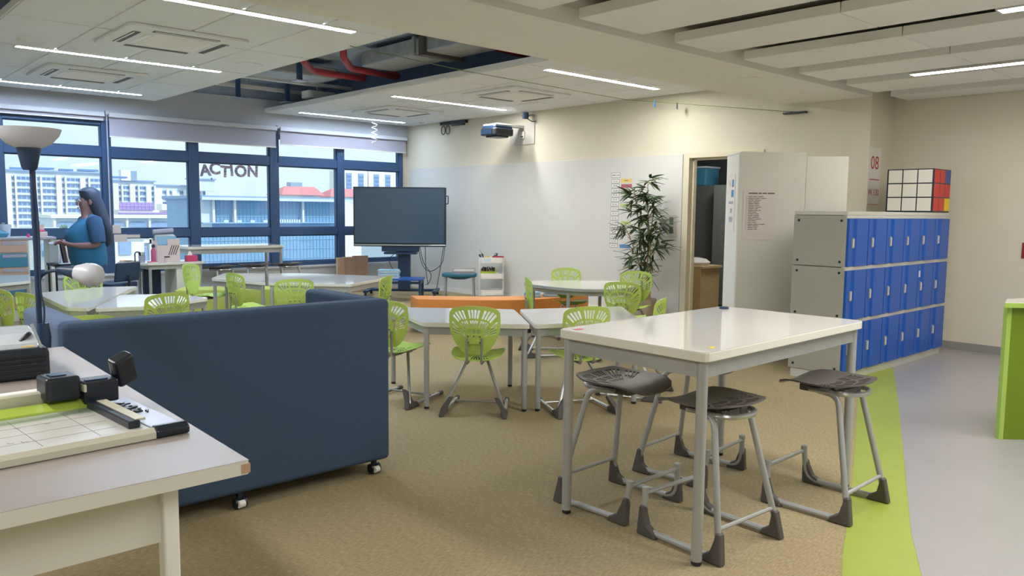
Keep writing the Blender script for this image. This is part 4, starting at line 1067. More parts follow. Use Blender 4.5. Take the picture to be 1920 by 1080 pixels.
for x in (-.41, .26):
    for y in (-.2, .2): MB().bb(x-.02, x+.02, y-.02, y+.02, 0, .36).build('leg', 'navyblack', t)
    MB().bb(x-.015, x+.015, -.2, .2, .30, .34).build('side_rail', 'navyblack', t)
MB().bb(-.41, .26, -.2, -.18, .30, .34).build('front_rail', 'navyblack', t)
t = thing('folder_stack', 'stack of pale blue folders on the low table left of column', 'folders', (7.62, 11.42, .39), trz)
for k in range(6): MB().box((random.uniform(-.012, .012), 0, .012+k*.024), (.34, .26, .02), random.uniform(-.05, .05)).build('folder', ('lblue2', 'lightblue')[k % 2], t)
# teal stool with tray
t = thing('teal_stool', 'teal-topped low stool with grey legs holding a tray', 'stool', (8.66, 10.80, 0), trz)
MB().prism(roundpoly([(-.30, -.16), (.30, -.16), (.30, .22), (-.30, .22)], .1), .405, .46).build('seat_top', 'teal', t, bevel=.015, seg=3)
MB().loft([(0, 0, .36, .12, .08), (0, 0, .405, .26, .15)], 16).build('seat_underside', 'teal', t, True)
for x in (-.25, .25):
    for y in (-.12, .18): MB().tube([(x, y, 0), (x*.96, y*.96, .41)], .016, 8).build('leg', 'steel', t, True)
t = thing('paper_tray', 'grey wire paper tray lying on the teal stool', 'tray', (8.74, 10.77, .46), trz)
MB().bb(-.19, .19, -.13, .13, 0, .008).build('tray_base', 'lilac', t); f = MB()
for (z) in (.04, .085): f.bb(-.19, .19, -.13, -.122, z-.006, z+.006); f.bb(-.19, .19, .122, .13, z-.006, z+.006); f.bb(-.19, -.182, -.13, .13, z-.006, z+.006); f.bb(.182, .19, -.13, .13, z-.006, z+.006)
for (x, y) in ((-.186, -.126), (.186, -.126), (-.186, .126), (.186, .126)): f.bb(x-.004, x+.004, y-.004, y+.004, 0, .09)
f.build('tray_rim', 'steel', t); MB().bb(-.17, .17, -.11, .11, .04, .055).build('paper_pile', 'paper', t)
# utility cart
t = thing('utility_cart', 'white three-tier utility cart with pens by the whiteboard', 'cart', (9.06, 10.42, 0), trz+.12)
for k, z in enumerate((.10, .385, .66)):
    b = MB(); o = roundpoly([(-.20, -.16), (.20, -.16), (.20, .16), (-.20, .16)], .06, 5); i_ = [(x*.95, y*.94) for x, y in o]; n = len(o)
    vs = [(x, y, z) for x, y in o]+[(x, y, z+.09) for x, y in o]+[(x, y, z+.09) for x, y in i_]+[(x, y, z+.01) for x, y in i_]
    fs = [tuple(range(n))[::-1]]
    for a in range(3):
        for j in range(n): fs.append((a*n+j, a*n+(j+1) % n, (a+1)*n+(j+1) % n, (a+1)*n+j))
    fs.append(tuple(range(3*n, 4*n)))
    b.add(vs, fs); b.build('tier', 'white', t)
for (x, y) in ((-.205, -.06), (-.205, .06), (.205, -.06), (.205, .06)): MB().tube([(x, y, .05), (x, y, .74)], .009, 8).build('post', 'white', t, True)
for (x, y) in ((-.16, -.12), (.16, -.12), (-.16, .12), (.16, .12)): MB().tube([(x, y-.012, .025), (x, y+.012, .025)], .024, 10).build('caster', 'black', t, True)
part(MB().bb(-.15, -.02, -.163, -.160, .675, .735).build('name_tag', 'lblue2', t), 'pale name tag on the top tier')
CT = Matrix.Translation((9.06, 10.42, 0)) @ Matrix.Rotation(trz+.12, 4, 'Z')
def oncart(p): return tuple(CT @ Vector(p))
def pen(label, base, top, mt, r=.009, group=None):
    b = Vector(oncart(base)); e = Vector(oncart(top))
    t = thing('marker_pen', label, 'pen', tuple(b), 0, group); d_ = e-b
    MB().tube([(0, 0, 0), tuple(d_*.72)], r, 8).build('barrel', mt, t, True); MB().tube([tuple(d_*.72), tuple(d_)], r*1.1, 8).build('cap', 'ink' if mt != 'ink' else 'lightblue', t, True)
pen('long thin dark ruler pen leaning out of the top cart tier', (-.10, 0, .68), (-.20, .0, .87), 'ink', .006)
pen('blue marker leaning at the left of the top cart tier', (-.16, -.03, .68), (-.21, -.03, .795), 'navyblack', .014)
pen('second blue marker upright at left of the top cart tier', (-.14, .03, .68), (-.155, .03, .80), 'bluelabel', .014)
pen('black marker leaning in the middle of top cart tier', (.04, 0, .68), (.075, 0, .82), 'ink', .016)
pen('grey marker leaning beside the black one on the top tier', (.07, .03, .68), (.10, .03, .815), 'shoe', .015)
tag(MB().bb(-.1, .1, -.03, .03, 0, .035).build('pencil_case', mat('crimson', (188, 40, 66), .5), None, bevel=.01), 'crimson pencil case lying on the top cart tier', 'pencil case')
o = [o for o in COL.objects if o.name == 'pencil_case'][0]; o.location = oncart((.11, -.06, .735)); o.rotation_euler = (0, 0, trz+.12)
b = MB().lathe([(.035, 0), (.04, .10), (.036, .10), (.03, .01)], (0, 0, 0), 16).build('pen_cup', 'amber', None, True); b.location = oncart((-.08, -.07, .67)); tag(b, 'amber pen cup on the top cart tier', 'cup')
t = thing('pen_box', 'lime pen box on the middle cart tier', 'box', oncart((-.06, -.02, .396)), trz+.12)
q = MB(); q.bb(-.13, .13, -.07, -.062, 0, .11); q.bb(-.13, .13, .062, .07, 0, .14); q.bb(-.13, -.122, -.062, .062, 0, .12); q.bb(.122, .13, -.062, .062, 0, .17); q.bb(-.122, .122, -.062, .062, 0, .006); q.build('box_walls', mat('lime_box', (186, 214, 70), .4), t)
cols = ['bluelabel', 'pink', 'inkred', 'navyblack', 'leaf', 'rose', 'ink', 'orange', 'lilac', 'tealdrawer', 'pinklabel', 'navyblack']
fn = ['blue', 'magenta', 'red', 'navy', 'green', 'rose', 'black', 'orange', 'lilac', 'teal', 'pink', 'rightmost navy']
for k in range(12): pen(fn[k]+' felt pen in the lime pen box on the middle cart tier', (-.06-.1+.0185*k, -.02+random.uniform(-.04, .04), .405), (-.06-.105+.019*k, -.02+random.uniform(-.045, .045), .405+random.uniform(.15, .19)), cols[k], .0085, 'felt pens in the lime box')
# cardboard panels by the window
for i, (x, w_, h_, lab) in enumerate(((7.585, .15, .66, 'cardboard panel leaning under the window, left one'), (7.77, .24, .665, 'cardboard panel leaning under the window, middle one'), (8.04, .30, .68, 'cardboard panel leaning under the window, right one'))):
    t = thing('cardboard_panel', lab, 'cardboard', (x, 12.93+.03*i, 0), -.06*i)
    MB().bb(-w_/2, w_/2, 0, .05, 0, h_).build('sheet', 'card', t, bevel=.004); MB().bb(-w_/2-.004, -w_/2, 0, .05, 0, h_).build('sheet_edge', 'cardedge', t)

# ================================================================== BAMBOO PLANT
t = thing('bamboo_plant', 'tall artificial bamboo plant in a taupe pot beside the doorway', 'plant', (8.93, 6.98, 0))
MB().lathe([(.13, 0), (.17, .34), (.155, .34), (.15, .30), (0, .30)], (0, 0, 0), 20).build('pot', 'terracotta', t, True)
MB().lathe([(.148, .29), (.10, .305), (0, .31)], (0, 0, 0), 16).build('soil', 'soil', t, True)
rnd = random.Random(11)
leafm = []
for k in range(4):
    L_ = (.18, .22, .15, .20)[k]; wd = (.014, .015, .012, .014)[k]; dr_ = (.035, .05, .02, .06)[k]
    vs = []; 
    for i in range(6):
        s_ = i/5; ww = wd*math.sin(PI*min(1, .12+s_*.88))**.7 if i < 5 else 0.0008
        vs += [(-ww, s_*L_, -dr_*s_*s_-.003), (0, s_*L_, -dr_*s_*s_+.0015), (ww, s_*L_, -dr_*s_*s_-.003)]
    fs = []
    for i in range(5): fs += [(3*i, 3*i+1, 3*i+4, 3*i+3), (3*i+1, 3*i+2, 3*i+5, 3*i+4)]
    for mt in ('leaf', 'leaf2'):
        me = bpy.data.meshes.new('leaf'); me.from_pydata(vs, [], fs); me.materials.append(M[mt])
        for p in me.polygons: p.use_smooth = True
        leafm.append(me)
stems = []
# screen-right on this wall is -y
for (y0, y1, zt, lean) in ((.06, .20, 1.86, -.02), (-.02, -.02, 1.98, .0), (-.08, -.06, 1.80, -.05), (.03, .34, 1.36, -.05), (-.04, -.36, 1.42, -.06), (.01, -.12, 1.62, .03)):
    pts = spline([(0.02, y0, .28), (.02+lean*.3, y0+(y1-y0)*.2, .28+(zt-.28)*.45), (lean, y0+(y1-y0)*.62, .28+(zt-.28)*.8), (lean-.02, y1, zt)], 5)
    MB().tube(pts, [.013-.009*i/(len(pts)-1) for i in range(len(pts))], 7).build('cane', 'cane', t, True); stems.append(pts)
LEAFN = 0
extra = MB()
def add_leaf(p, yaw, pitch, sc):
    global LEAFN
    if LEAFN >= 290:
        me = leafm[rnd.choice((0, 2, 4, 6))]; Rm = Matrix.Translation(Vector(p)) @ Matrix.Rotation(yaw, 4, 'Z') @ Matrix.Rotation(pitch, 4, 'X') @ Matrix.Scale(sc, 4)
        extra.add([tuple(Rm @ v.co) for v in me.vertices], [tuple(q.vertices) for q in me.polygons]); return
    LEAFN += 1
    o = bpy.data.objects.new('leaf', leafm[rnd.choice((0, 2, 4, 6, 0, 2, 4, 6, 1, 5))]); COL.objects.link(o); o.parent = t
    o.location = p; o.rotation_euler = (pitch, rnd.uniform(-.6, .6), yaw); o.scale = (sc*1.25, sc, sc)
for si, pts in enumerate(stems):
    n = len(pts)
    kids = 19 if si < 3 else 13
    for k in range(kids):
        f_ = .22+.78*((k*7) % kids)/(kids-1); q = f_*(n-1); i = min(int(q), n-2); P = Vector(pts[i]).lerp(Vector(pts[i+1]), q-i)
        a = rnd.uniform(0, 2*PI); bl = rnd.uniform(.05, .20)*(1.1-f_*.6)
        tip = P+Vector((math.cos(a)*bl*.7, math.sin(a)*bl, rnd.uniform(.0, .08)))
        if tip.x > .38: tip.x = .38
        if f_ < .995: MB().tube([tuple(P), tuple(tip)], [.004, .002], 5).build('twig', 'cane', t)
        else: tip = P
        base = rnd.uniform(0, 2*PI)
        for j in range(6):
            add_leaf(tuple(tip), a-PI/2+rnd.uniform(-1.3, 1.3) if f_ < .995 else base+j*1.25, rnd.uniform(-.65, .65), rnd.uniform(.8, 1.25))

tag(extra.build('foliage', 'leaf', t, True), kind='stuff')
# ================================================================== FOREGROUND DESK
DT = .955
t = thing('work_desk', 'taupe-topped work desk with white apron at lower left foreground', 'desk', (.42, 2.77, 0))
dp = [(.792-.42, 1.781-2.77), (.864-.42, 3.77-2.77), (-.10-.42, 3.74-2.77), (-.17-.42, 1.775-2.77)]
MB().prism(roundpoly(dp, .008, 2), DT-.034, DT-.001).build('edge_band', 'offwhite', t)
MB().prism([(x*.998, y*.999) for x, y in dp], DT-.0012, DT).build('tabletop', 'desktop', t)
cpz = part(MB().bb(.792-.42-.02, .792-.42+.0015, 1.781-2.77-.0015, 1.781-2.77+.012, DT-.03, DT-.008).build('worn_corner', 'card', t), 'chipped brown corner of the edge band')
MB().bb(-.54, .192, -.915, -.89, DT-.175, DT-.035).build('apron', 'offwhite', t)
MB().bb(-.50, .20, .86, .885, DT-.175, DT-.035).build('apron', 'offwhite', t)
for (x, y) in ((.207, -.915), (.24, .87), (-.50, -.915), (-.48, .87)):
    l_ = MB(); l_.add([(x-.017, y-.02, 0), (x+.017, y-.02, 0), (x+.017, y+.02, 0), (x-.017, y+.02, 0), (x-.018, y-.022, DT-.034), (x+.018, y-.022, DT-.034), (x+.018, y+.022, DT-.034), (x-.018, y+.022, DT-.034)], [(3, 2, 1, 0), (4, 5, 6, 7), (0, 1, 5, 4), (1, 2, 6, 5), (2, 3, 7, 6), (3, 0, 4, 7)])
    l_.build('leg', 'white', t, bevel=.005)
# paper
tag(MB().prism([(.30, 2.60), (.688, 2.75), (.692, 2.93), (.30, 2.90)], DT+.0003, DT+.0035).build('paper_sheet', 'paper'), 'blank pale paper sheet lying behind the paper trimmer', 'paper')
# laminator
t = thing('laminator', 'black and silver laminating machine on the desk, cut by left edge', 'laminator', (.425, 3.30, DT), -.03)
prof = [(-.19, 0), (-.19, .085), (-.175, .100), (-.11, .105), (-.10, .12), (-.04, .155), (.08, .165), (.17, .14), (.19, .10), (.19, 0)]
MB().xprism([(-.19, 0), (-.185, .095), (-.17, .105), (.17, .11), (.19, .09), (.19, 0)], -.3, .25).build('body', 'black', t, bevel=.012, seg=3)
MB().xprism([(-.165, .104), (-.15, .122), (-.09, .15), (0, .165), (.10, .155), (.16, .12), (.165, .10)], -.3, .225).build('lid', 'lid', t, bevel=.012, seg=3)
for k in range(5): MB().bb(-.3, .235, -.194, -.186, .02+k*.016, .026+k*.016).build('grille_rib', 'black', t)
MB().tube(fillet([(.17, -.13, .125), (.20, -.12, .15), (.215, -.05, .14), (.215, .02, .11)], .03, 4), .008, 8).build('handle', 'black', t, True)
MB().bb(.17, .21, -.16, -.10, .105, .114).build('switch_plate', 'amber', t, bevel=.003)
MB().xprism([(-.172, .098), (-.168, .108), (-.02, .172), (-.02, .166), (-.165, .1)], .222, .232).build('side_trim', 'silver', t)
# item behind the laminator at the very edge
t = thing('document_tray', 'blue and black desk tray at the left edge behind laminator', 'tray', (.52, 3.62, DT), -.03)
MB().bb(-.2, .06, -.10, .10, 0, .17).build('stand', 'black', t, bevel=.01); MB().prism(roundpoly([(-.2, -.1), (.075, -.1), (.075, .1), (-.2, .1)], .05), .235, .25).build('top_shelf', mat('cobalt_plastic', (40, 88, 170), .4), t); MB().bb(-.16, -.12, -.04, .04, .17, .235).build('post', 'black', t)
# paper trimmer
TR = .06
t = thing('paper_trimmer', 'rotary paper trimmer with lime strip and black cutting head on desk', 'paper trimmer', (.685, 2.10, DT), TR)
MB().bb(-.95, .0, .002, .46, .004, .024).build('deck', 'trimgrey', t, bevel=.004)
MB().xprism([(-.004, .002), (-.004, .018), (.01, .028), (.022, .026), (.022, .002)], -.95, .0).build('front_rail', 'putty', t)
MB().xprism([(-.006, .001), (-.006, .02), (.01, .031), (.03, .03), (.03, .001)], .0, .088).build('end_cap', 'black', t, bevel=.006, seg=3)
MB().bb(.0, .088, .03, .44, .002, .022).build('end_plate', 'lilac', t, bevel=.005)
MB().bb(-.048, -.018, .05, .36, .024, .044).build('side_fence', 'black', t, bevel=.003); MB().bb(-.028, -.002, .06, .34, .040, .046).build('fence_top', 'putty', t)
lm = MB()
rnd = random.Random(4)
for k in range(7): lm.bb(-.9+.13*k, -.8985+.13*k, .04, .34, .0241, .0244)
for y in (.10, .18, .26, .32): lm.bb(-.92, -.06, y, y+.0012, .0241, .0244)
for k in range(12): x = rnd.uniform(-.9, -.12); y = rnd.uniform(.06, .3); lm.bb(x, x+.012, y, y+.0015, .0241, .0245); lm.bb(x, x+.0015, y, y+.012, .0241, .0245)
tag(lm.build('ruler_marks', 'inkgrey', t), kind='stuff')
MB().xprism([(.368, .024), (.368, .030), (.405, .044), (.415, .044), (.415, .024)], -.95, -.005).build('lime_strip', 'limeclear', t)
MB().bb(-.95, -.005, .30, .345, .026, .029).build('clear_guard', 'acrylic', t)
MB().xprism([(.425, .03), (.425, .070), (.432, .074), (.450, .074), (.455, .07), (.455, .03)], -.95, -.02).build('guide_rail', 'putty', t)
hd = MB().prism(roundpoly([(-.145, .375), (-.055, .375), (-.055, .47), (-.145, .47)], .012), .05, .118).build('cutting_head', 'black', t, bevel=.012, seg=3)
MB().bb(-.125, -.085, .40, .44, .119, .121).build('head_badge', 'navyblack', hd)
MB().bb(-.05, .045, .37, .455, .03, .095).build('end_tower', 'black', t, bevel=.006); MB().bb(-.04, .02, .385, .40, .0955, .099).build('tower_slot', 'navyblack', t); MB().bb(-.052, -.046, .36, .40, .07, .09).build('latch', 'putty', t)
k_ = MB().prism(roundpoly([(-.032, -.022), (.032, -.022), (.032, .022), (-.032, .022)], .014, 3), -.045, .045).build('clamp_knob', 'black', t, bevel=.006); k_.location = (.075, .42, .112); k_.rotation_euler = (.25, -.35, .2)
rnd = random.Random(9); dk = MB()
for k in range(26): x = rnd.uniform(.0, .07); y = rnd.uniform(.20, .36); dk.box((x, y, .0225+rnd.random()*.004), (rnd.uniform(.008, .022), rnd.uniform(.004, .012), .004), rnd.uniform(0, 3))
tag(dk.build('printed_diagram', 'black', t), kind='stuff')

# ================================================================== FLOOR LAMP (with reading arm)
t = thing('floor_lamp', 'dark floor lamp with white bowl shade and a bent reading arm', 'lamp', (.805, 3.86, 0))
t.location = (.80, 3.79+.08, 0)
MB().lathe([(.10, 0), (.10, .012), (.03, .03), (.02, .05)], (-.0, .0, 0), 24).build('base', 'navyblack', t, True)
MB().tube([(0, 0, .03), (0, 0, .9), (0, 0, 1.3), (0, 0, 1.72)], .0115, 10).build('pole', 'navyblack', t, True)
MB().lathe([(.026, .93), (.03, .99), (.022, 1.05)], (.012, -.006, 0), 12).build('switch_box', 'navyblack', t, True)
MB().lathe([(.024, 1.70), (.03, 1.71), (.046, 1.79), (.046, 1.80), (0, 1.80)], (-.01, 0, 0), 20).build('shade_cone', 'navyblack', t, True)
MB().lathe([(.05, 1.792), (.085, 1.81), (.115, 1.845), (.125, 1.872), (.121, 1.872), (.108, 1.846), (.08, 1.816), (.0, 1.80)], (-.01, 0, 0), 28).build('bowl_shade', 'lampwhite', t, True)
ax = Vector((.738, -.675, 0))
def al(d_, z, f_=0): return (ax.x*d_+.672*f_, ax.y*d_+.733*f_, z)
MB().tube(spline([al(.0, 1.19), al(.012, 1.245), al(.05, 1.272), al(.10, 1.277)], 6), .007, 8).build('reading_arm', 'navyblack', t, True)
MB().tube([al(.085, 1.280), al(.10, 1.279), al(.175, 1.268)], [.012, .017, .032], 16).build('lamp_socket', 'navyblack', t, True)
MB().tube([al(.165, 1.270), al(.178, 1.268), al(.205, 1.264), al(.235, 1.258), al(.262, 1.254), al(.275, 1.252)], [.031, .036, .047, .052, .044, .026], 20).build('reading_shade', 'lampwhite', t, True)
MB().tube(spline([al(.015, 1.62, -.01), al(.022, 1.4, -.012), al(.018, 1.2, -.012), al(.03, 1.1, -.012), al(.012, .97, -.012)], 6), .004, 6).build('cord', 'navyblack', t, True)

# ================================================================== PERSON
pr_ = thing('person', 'person with long dark hair and glasses in teal shirt, standing in profile by the windows', 'person', (2.62, 10.05, 0), PI/2)
pr_.scale = (1.0, 1.0, 1.0)
V = []; Ed = []; Rr = []
def sv(p, r, parent_=None):
    V.append(p); Rr.append(r if isinstance(r, tuple) else (r, r))
    if parent_ is not None: Ed.append((parent_, len(V)-1))
    return len(V)-1
pv = sv((0, 0, .93), (.16, .14)); wa = sv((0, .02, 1.08), (.15, .14), pv); ch_ = sv((0, .02, 1.28), (.15, .13), wa); up_ = sv((0, -.01, 1.40), (.09, .075), ch_)
nk = sv((0, .0, 1.475), (.052, .052), up_); hl = sv((0, .030, 1.565), (.068, .082), nk); ht = sv((0, .012, 1.665), (.076, .095), hl)
for s_ in (-1, 1):
    sh = sv((s_*.15, -.01, 1.37), .06, up_); el = sv((s_*.235, -.035, 1.12), .043, sh)
    fm = sv((s_*.17, .13, 1.11), .037, el); wr = sv((s_*.085, .235, 1.125), .024, fm); pa = sv((s_*.05, .275, 1.145), (.026, .018), wr)
    for k, (dx, dz, L_) in enumerate(((.018, .03, .055), (.006, .022, .07), (-.006, .008, .072), (-.016, -.008, .06))):
        a = sv((s_*(.05+dx*.7-.006), .275+.03, 1.145+dz*.6), .009, pa); b_ = sv((s_*(.045+dx-.014), .275+.03+L_*.55, 1.145+dz*.7-.008), .008, a); sv((s_*(.038+dx-.022), .275+.03+L_*.8, 1.145+dz*.6-.032), .007, b_)
    a = sv((s_*.03, .275, 1.165), .010, pa); sv((s_*.012, .302, 1.180), .008, a)
    hp = sv((s_*.095, 0, .84), .10, pv); kn = sv((s_*.10, .015, .48), .06, hp); an = sv((s_*.10, -.02, .09), .04, kn); sv((s_*.105, .11, .04), .035, an)
me = bpy.data.meshes.new('body'); me.from_pydata(V, Ed, [])
bo = bpy.data.objects.new('body', me); COL.objects.link(bo); bo.parent = pr_
me.materials.append(M['skin'])
sk = bo.modifiers.new('skin', 'SKIN'); sk.use_smooth_shade = True
lay = me.skin_vertices[0].data if me.skin_vertices else None
if lay is None:
    bpy.context.view_layer.objects.active = bo
    me.attributes.new('x', 'FLOAT', 'POINT') if False else None
lay = me.skin_vertices[0].data
for i, v in enumerate(lay): v.radius = Rr[i]; v.use_root = (i == 0)
ss = bo.modifiers.new('sub', 'SUBSURF'); ss.levels = 1; ss.render_levels = 1
MB().loft([(0, -.02, 1.772, .02, .02), (0, -.018, 1.76, .055, .065), (0, -.018, 1.725, .088, .108), (0, -.03, 1.66, .102, .108), (0, -.068, 1.59, .106, .098), (0, -.10, 1.50, .115, .092), (0, -.135, 1.38, .13, .088), (0, -.17, 1.26, .125, .075), (0, -.19, 1.15, .09, .055), (0, -.185, 1.09, .03, .02)], 18).build('hair', 'hair', pr_, True)
MB().loft([(0, .01, .885, .195, .185), (0, .02, .97, .20, .20), (0, .03, 1.08, .195, .20), (0, .05, 1.20, .19, .205), (0, .045, 1.28, .185, .185), (0, .015, 1.36, .165, .13), (0, -.005, 1.42, .11, .085), (0, -.005, 1.465, .066, .062)], 20).build('shirt', 'shirt', pr_, True)
for s_ in (-1, 1): MB().tube([(s_*.10, -.01, 1.415), (s_*.16, -.012, 1.39), (s_*.20, -.02, 1.30), (s_*.232, -.032, 1.14)], [.05, .085, .088, .078], 14).build('sleeve', 'vest', pr_, True)
MB().loft([(0, 0, .80, .185, .165), (0, 0, .90, .19, .175), (0, .01, .94, .18, .17)], 16).build('trouser_hips', 'jeans', pr_, True)
for s_ in (-1, 1):
    MB().tube([(s_*.095, 0, .86), (s_*.10, .01, .50), (s_*.10, -.015, .09)], [.115, .085, .07], 14).build('trouser_leg', 'jeans', pr_, True)
    MB().loft([(s_*.10, .04, 0.0, .048, .13), (s_*.10, .04, .03, .05, .13), (s_*.10, .02, .07, .04, .09), (s_*.10, -.02, .10, .035, .045)], 14).build('shoe', 'black', pr_, True)
MB().loft([(0, .112, 1.60, .008, .006), (0, .118, 1.575, .014, .016), (0, .112, 1.562, .010, .008)], 8).build('nose', 'skin', pr_, True)
MB().tube([(-.022, .098, 1.535), (0, .108, 1.533), (.022, .098, 1.535)], [.003, .007, .003], 6).build('mouth', mat('lip', (150, 90, 96), .5), pr_, True)
for s_ in (-1, 1):
    MB().lathe([(0, -.012), (.010, -.006), (.012, 0), (.010, .006), (0, .012)], (s_*.034, .092, 1.612), 10).build('eye', 'white', pr_, True)
    gl = [(s_*.036+.028*math.cos(a), .116, 1.612+.022*math.sin(a)) for a in [2*PI*k/16 for k in range(17)]]
    MB().tube(gl, .0028, 5).build('glasses_rim', 'ink', pr_, True)
    MB().tube([(s_*.064, .114, 1.615), (s_*.085, .06, 1.618), (s_*.088, -.01, 1.61)], .0025, 5).build('glasses_temple', 'ink', pr_, True)
    MB().loft([(s_*.083, .0, 1.57, .008, .012), (s_*.088, -.004, 1.60, .011, .02), (s_*.085, -.004, 1.63, .008, .016)], 8).build('ear', 'skin', pr_, True)

# ================================================================== LEFT BACK: DRAWER CABINET, BIN, DESK BY THE WINDOW
t = thing('drawer_cabinet', 'drawer cabinet with peach and teal fronts at the far left', 'cabinet', (2.07, 12.55, 0))
MB().bb(-.50, .395, -.22, .22, 0, 1.10).build('carcass', 'offwhite', t, bevel=.004)
MB().bb(-.54, .72, -.25, .25, 1.10, 1.13).build('worktop', 'lilac', t, bevel=.004)
MB().bb(.66, .70, -.2, .2, 0, 1.10).build('end_leg', 'white', t)
for i, (z0, z1, mt) in enumerate(((.93, 1.08, 'peach'), (.735, .915, 'tealdrawer'), (.55, .72, 'peach'), (.36, .535, 'tealdrawer'), (.17, .345, 'peach'))):
    d = MB().bb(-.49, .375, -.24, -.22, z0, z1).build('drawer', mt, t, bevel=.004)
    MB().bb(.08, .36, -.247, -.24, z1-.05, z1-.012).build('handle_recess', 'lilac', d)
b = MB().loft([(0, 0, 0, .12, .08), (0, 0, .05, .15, .09), (-.03, 0, .09, .10, .06), (-.03, 0, .105, .02, .02)], 14).build('cloth_bundle', 'tealdrawer', None, True, loc=(2.12, 12.45, 1.13)); tag(b, 'teal cloth bundle on the drawer cabinet', 'cloth')
t = thing('brush_tub', 'clear tub of brushes on the drawer cabinet', 'tub', (2.23, 12.5, 1.13))
MB().lathe([(.055, 0), (.075, .17), (.07, .17), (.052, .006), (0, .006)], (0, 0, 0), 18).build('tub', 'lblue2', t, True)
for k in range(7): a = k*.9; MB().tube([(.02*math.cos(a), .02*math.sin(a), .02), (.07*math.cos(a), .05*math.sin(a), .15+.02*(k % 3))], .010, 6).build('brush', 'lilac', t, True)
b = MB().lathe([(.02, 0), (.02, .03), (.008, .045), (0, .045)], (0, 0, 0), 12).build('bottle_cap', 'pink', None, True, loc=(2.47, 12.36, 1.13)); tag(b, 'small pink cap standing on the cabinet edge', 'cap')
t = thing('tissue_box', 'pale tissue box with pink lid on the cabinet end', 'box', (2.65, 12.45, 1.13))
MB().bb(-.06, .06, -.05, .05, 0, .07).build('box', 'beigebox', t, bevel=.004); MB().lathe([(.04, .07), (.045, .085), (.02, .10), (0, .10)], (0, 0, 0), 14).build('lid', 'pink', t, True); MB().bb(-.04, .03, -.01, .012, .09, .17).build('card', 'beigebox', t)
# bin with books
t = thing('book_trolley', 'black trolley behind the left table carrying the book bin', 'trolley', (2.62, 11.0, 0))
MB().bb(-.2, .22, -.2, .2, .82, .85).build('shelf', 'black', t); MB().bb(-.2, .22, -.2, .2, .20, .23).build('shelf', 'black', t)
for (x, y) in ((-.18, -.18), (.2, -.18), (-.18, .18), (.2, .18)): MB().tube([(x, y, .0), (x, y, .84)], .012, 8).build('post', 'black', t, True)
t = thing('book_bin', 'pale open bin of upright books beside the standing person', 'bin', (2.62, 10.98, .85), .15)
MB().bb(-.17, .17, -.14, .14, 0, .01).build('bin_base', 'lblue2', t); MB().bb(-.17, -.16, -.14, .14, 0, .24).build('bin_side', 'lblue2', t); MB().bb(.16, .17, -.14, .14, 0, .24).build('bin_side', 'lblue2', t); MB().bb(-.17, .17, .13, .14, 0, .26).build('bin_back', 'lblue2', t)
for k in range(7):
    b = MB().bb(-.012, .012, -.10, .10, 0, .22+.02*(k % 3)).build('book', ('lilac', 'ink', 'beigebox', 'lblue2', 'navyblack', 'beigebox', 'paper')[k], None)
    b.location = (2.62-.12+.042*k, 10.96, .862); b.rotation_euler = (0, -.16 if k < 3 else .04, .15)
    tag(b, ('lilac', 'black', 'cream', 'pale blue', 'navy', 'second cream', 'white')[k]+' book standing in the pale bin', 'book', 'books in the bin')
# window desk
t = thing('window_desk', 'white desk with clutter by the windows, right of the standing person', 'desk', (4.17, 11.95, 0))
MB().prism([(-.38, -.25), (.41, -.25), (.41, .30), (-.62, .30), (-.62, .05)], .73, .765).build('tabletop', 'gloss', t, bevel=.004)
MB().prism([(-.36, -.22), (.39, -.22), (.39, .28), (-.36, .28)], .67, .73).build('frame_rail', 'steel', t)
MB().bb(.02, .39, -.21, .27, .06, .67).build('pedestal', 'offwhite', t, bevel=.004)
MB().bb(-.30, -.06, .20, .27, .05, .67).build('back_panel', 'navyblack', t)
for (x, y) in ((-.34, -.2), (-.34, .26), (.37, -.2)): MB().tube([(x, y, 0), (x, y, .67)], .022, 10).build('leg', 'steel', t, True)
TZ = .765
t = thing('water_bottle', 'rose pink water bottle with dark cap on the window desk', 'bottle', (3.90, 11.80, TZ))
MB().lathe([(.032, 0), (.036, .01), (.036, .17), (.02, .205), (.02, .215)], (0, 0, 0), 18).build('body', 'rose', t, True); MB().lathe([(.024, .215), (.024, .25), (.01, .26), (0, .26)], (0, 0, 0), 14).build('cap', 'navyblack', t, True)
t = thing('magazine_file', 'pale magazine file with slanted slots full of magazines', 'file box', (4.13, 11.98, TZ), -.1)
MB().bb(-.15, -.005, -.15, -.14, 0, .24).build('front', 'beigebox', t); MB().bb(-.005, .16, -.15, -.14, 0, .33).build('front', 'beigebox', t); MB().bb(-.15, .16, .13, .14, 0, .33).build('back', 'beigebox', t); MB().bb(-.15, .16, -.14, .13, 0, .01).build('bottom', 'beigebox', t); MB().bb(.15, .16, -.14, .13, 0, .33).build('side', 'beigebox', t); MB().bb(-.15, -.14, -.14, .13, 0, .3).build('side', 'beigebox', t)
for k in range(4):
    o = MB().add([(.0+.03*k, -.152, .10), (.012+.03*k, -.152, .10), (.062+.03*k, -.152, .24), (.05+.03*k, -.152, .24)], [(0, 1, 2, 3)]).build('slot', 'ink', t)
for k, mt in enumerate(('lightblue', 'paper', 'lblue2', 'tealdrawer')):
    b = MB().bb(-.13, .13, -.008, .008, 0, .36+.012*k).build('magazine', mt, None); b.location = (4.12, 11.90+.045*k, TZ+.012); b.rotation_euler = (0, 0, -.1); tag(b, ('light blue', 'white', 'pale blue', 'teal')[k]+' magazine standing in the magazine file', 'magazine', 'magazines in the file')
b = MB().tube([(-.14, 0, 0), (.14, 0, .02)], .035, 12).build('paper_roll', 'lilac', None, True, loc=(4.10, 11.97, TZ+.43)); tag(b, 'rolled paper lying on top of the magazines', 'roll')
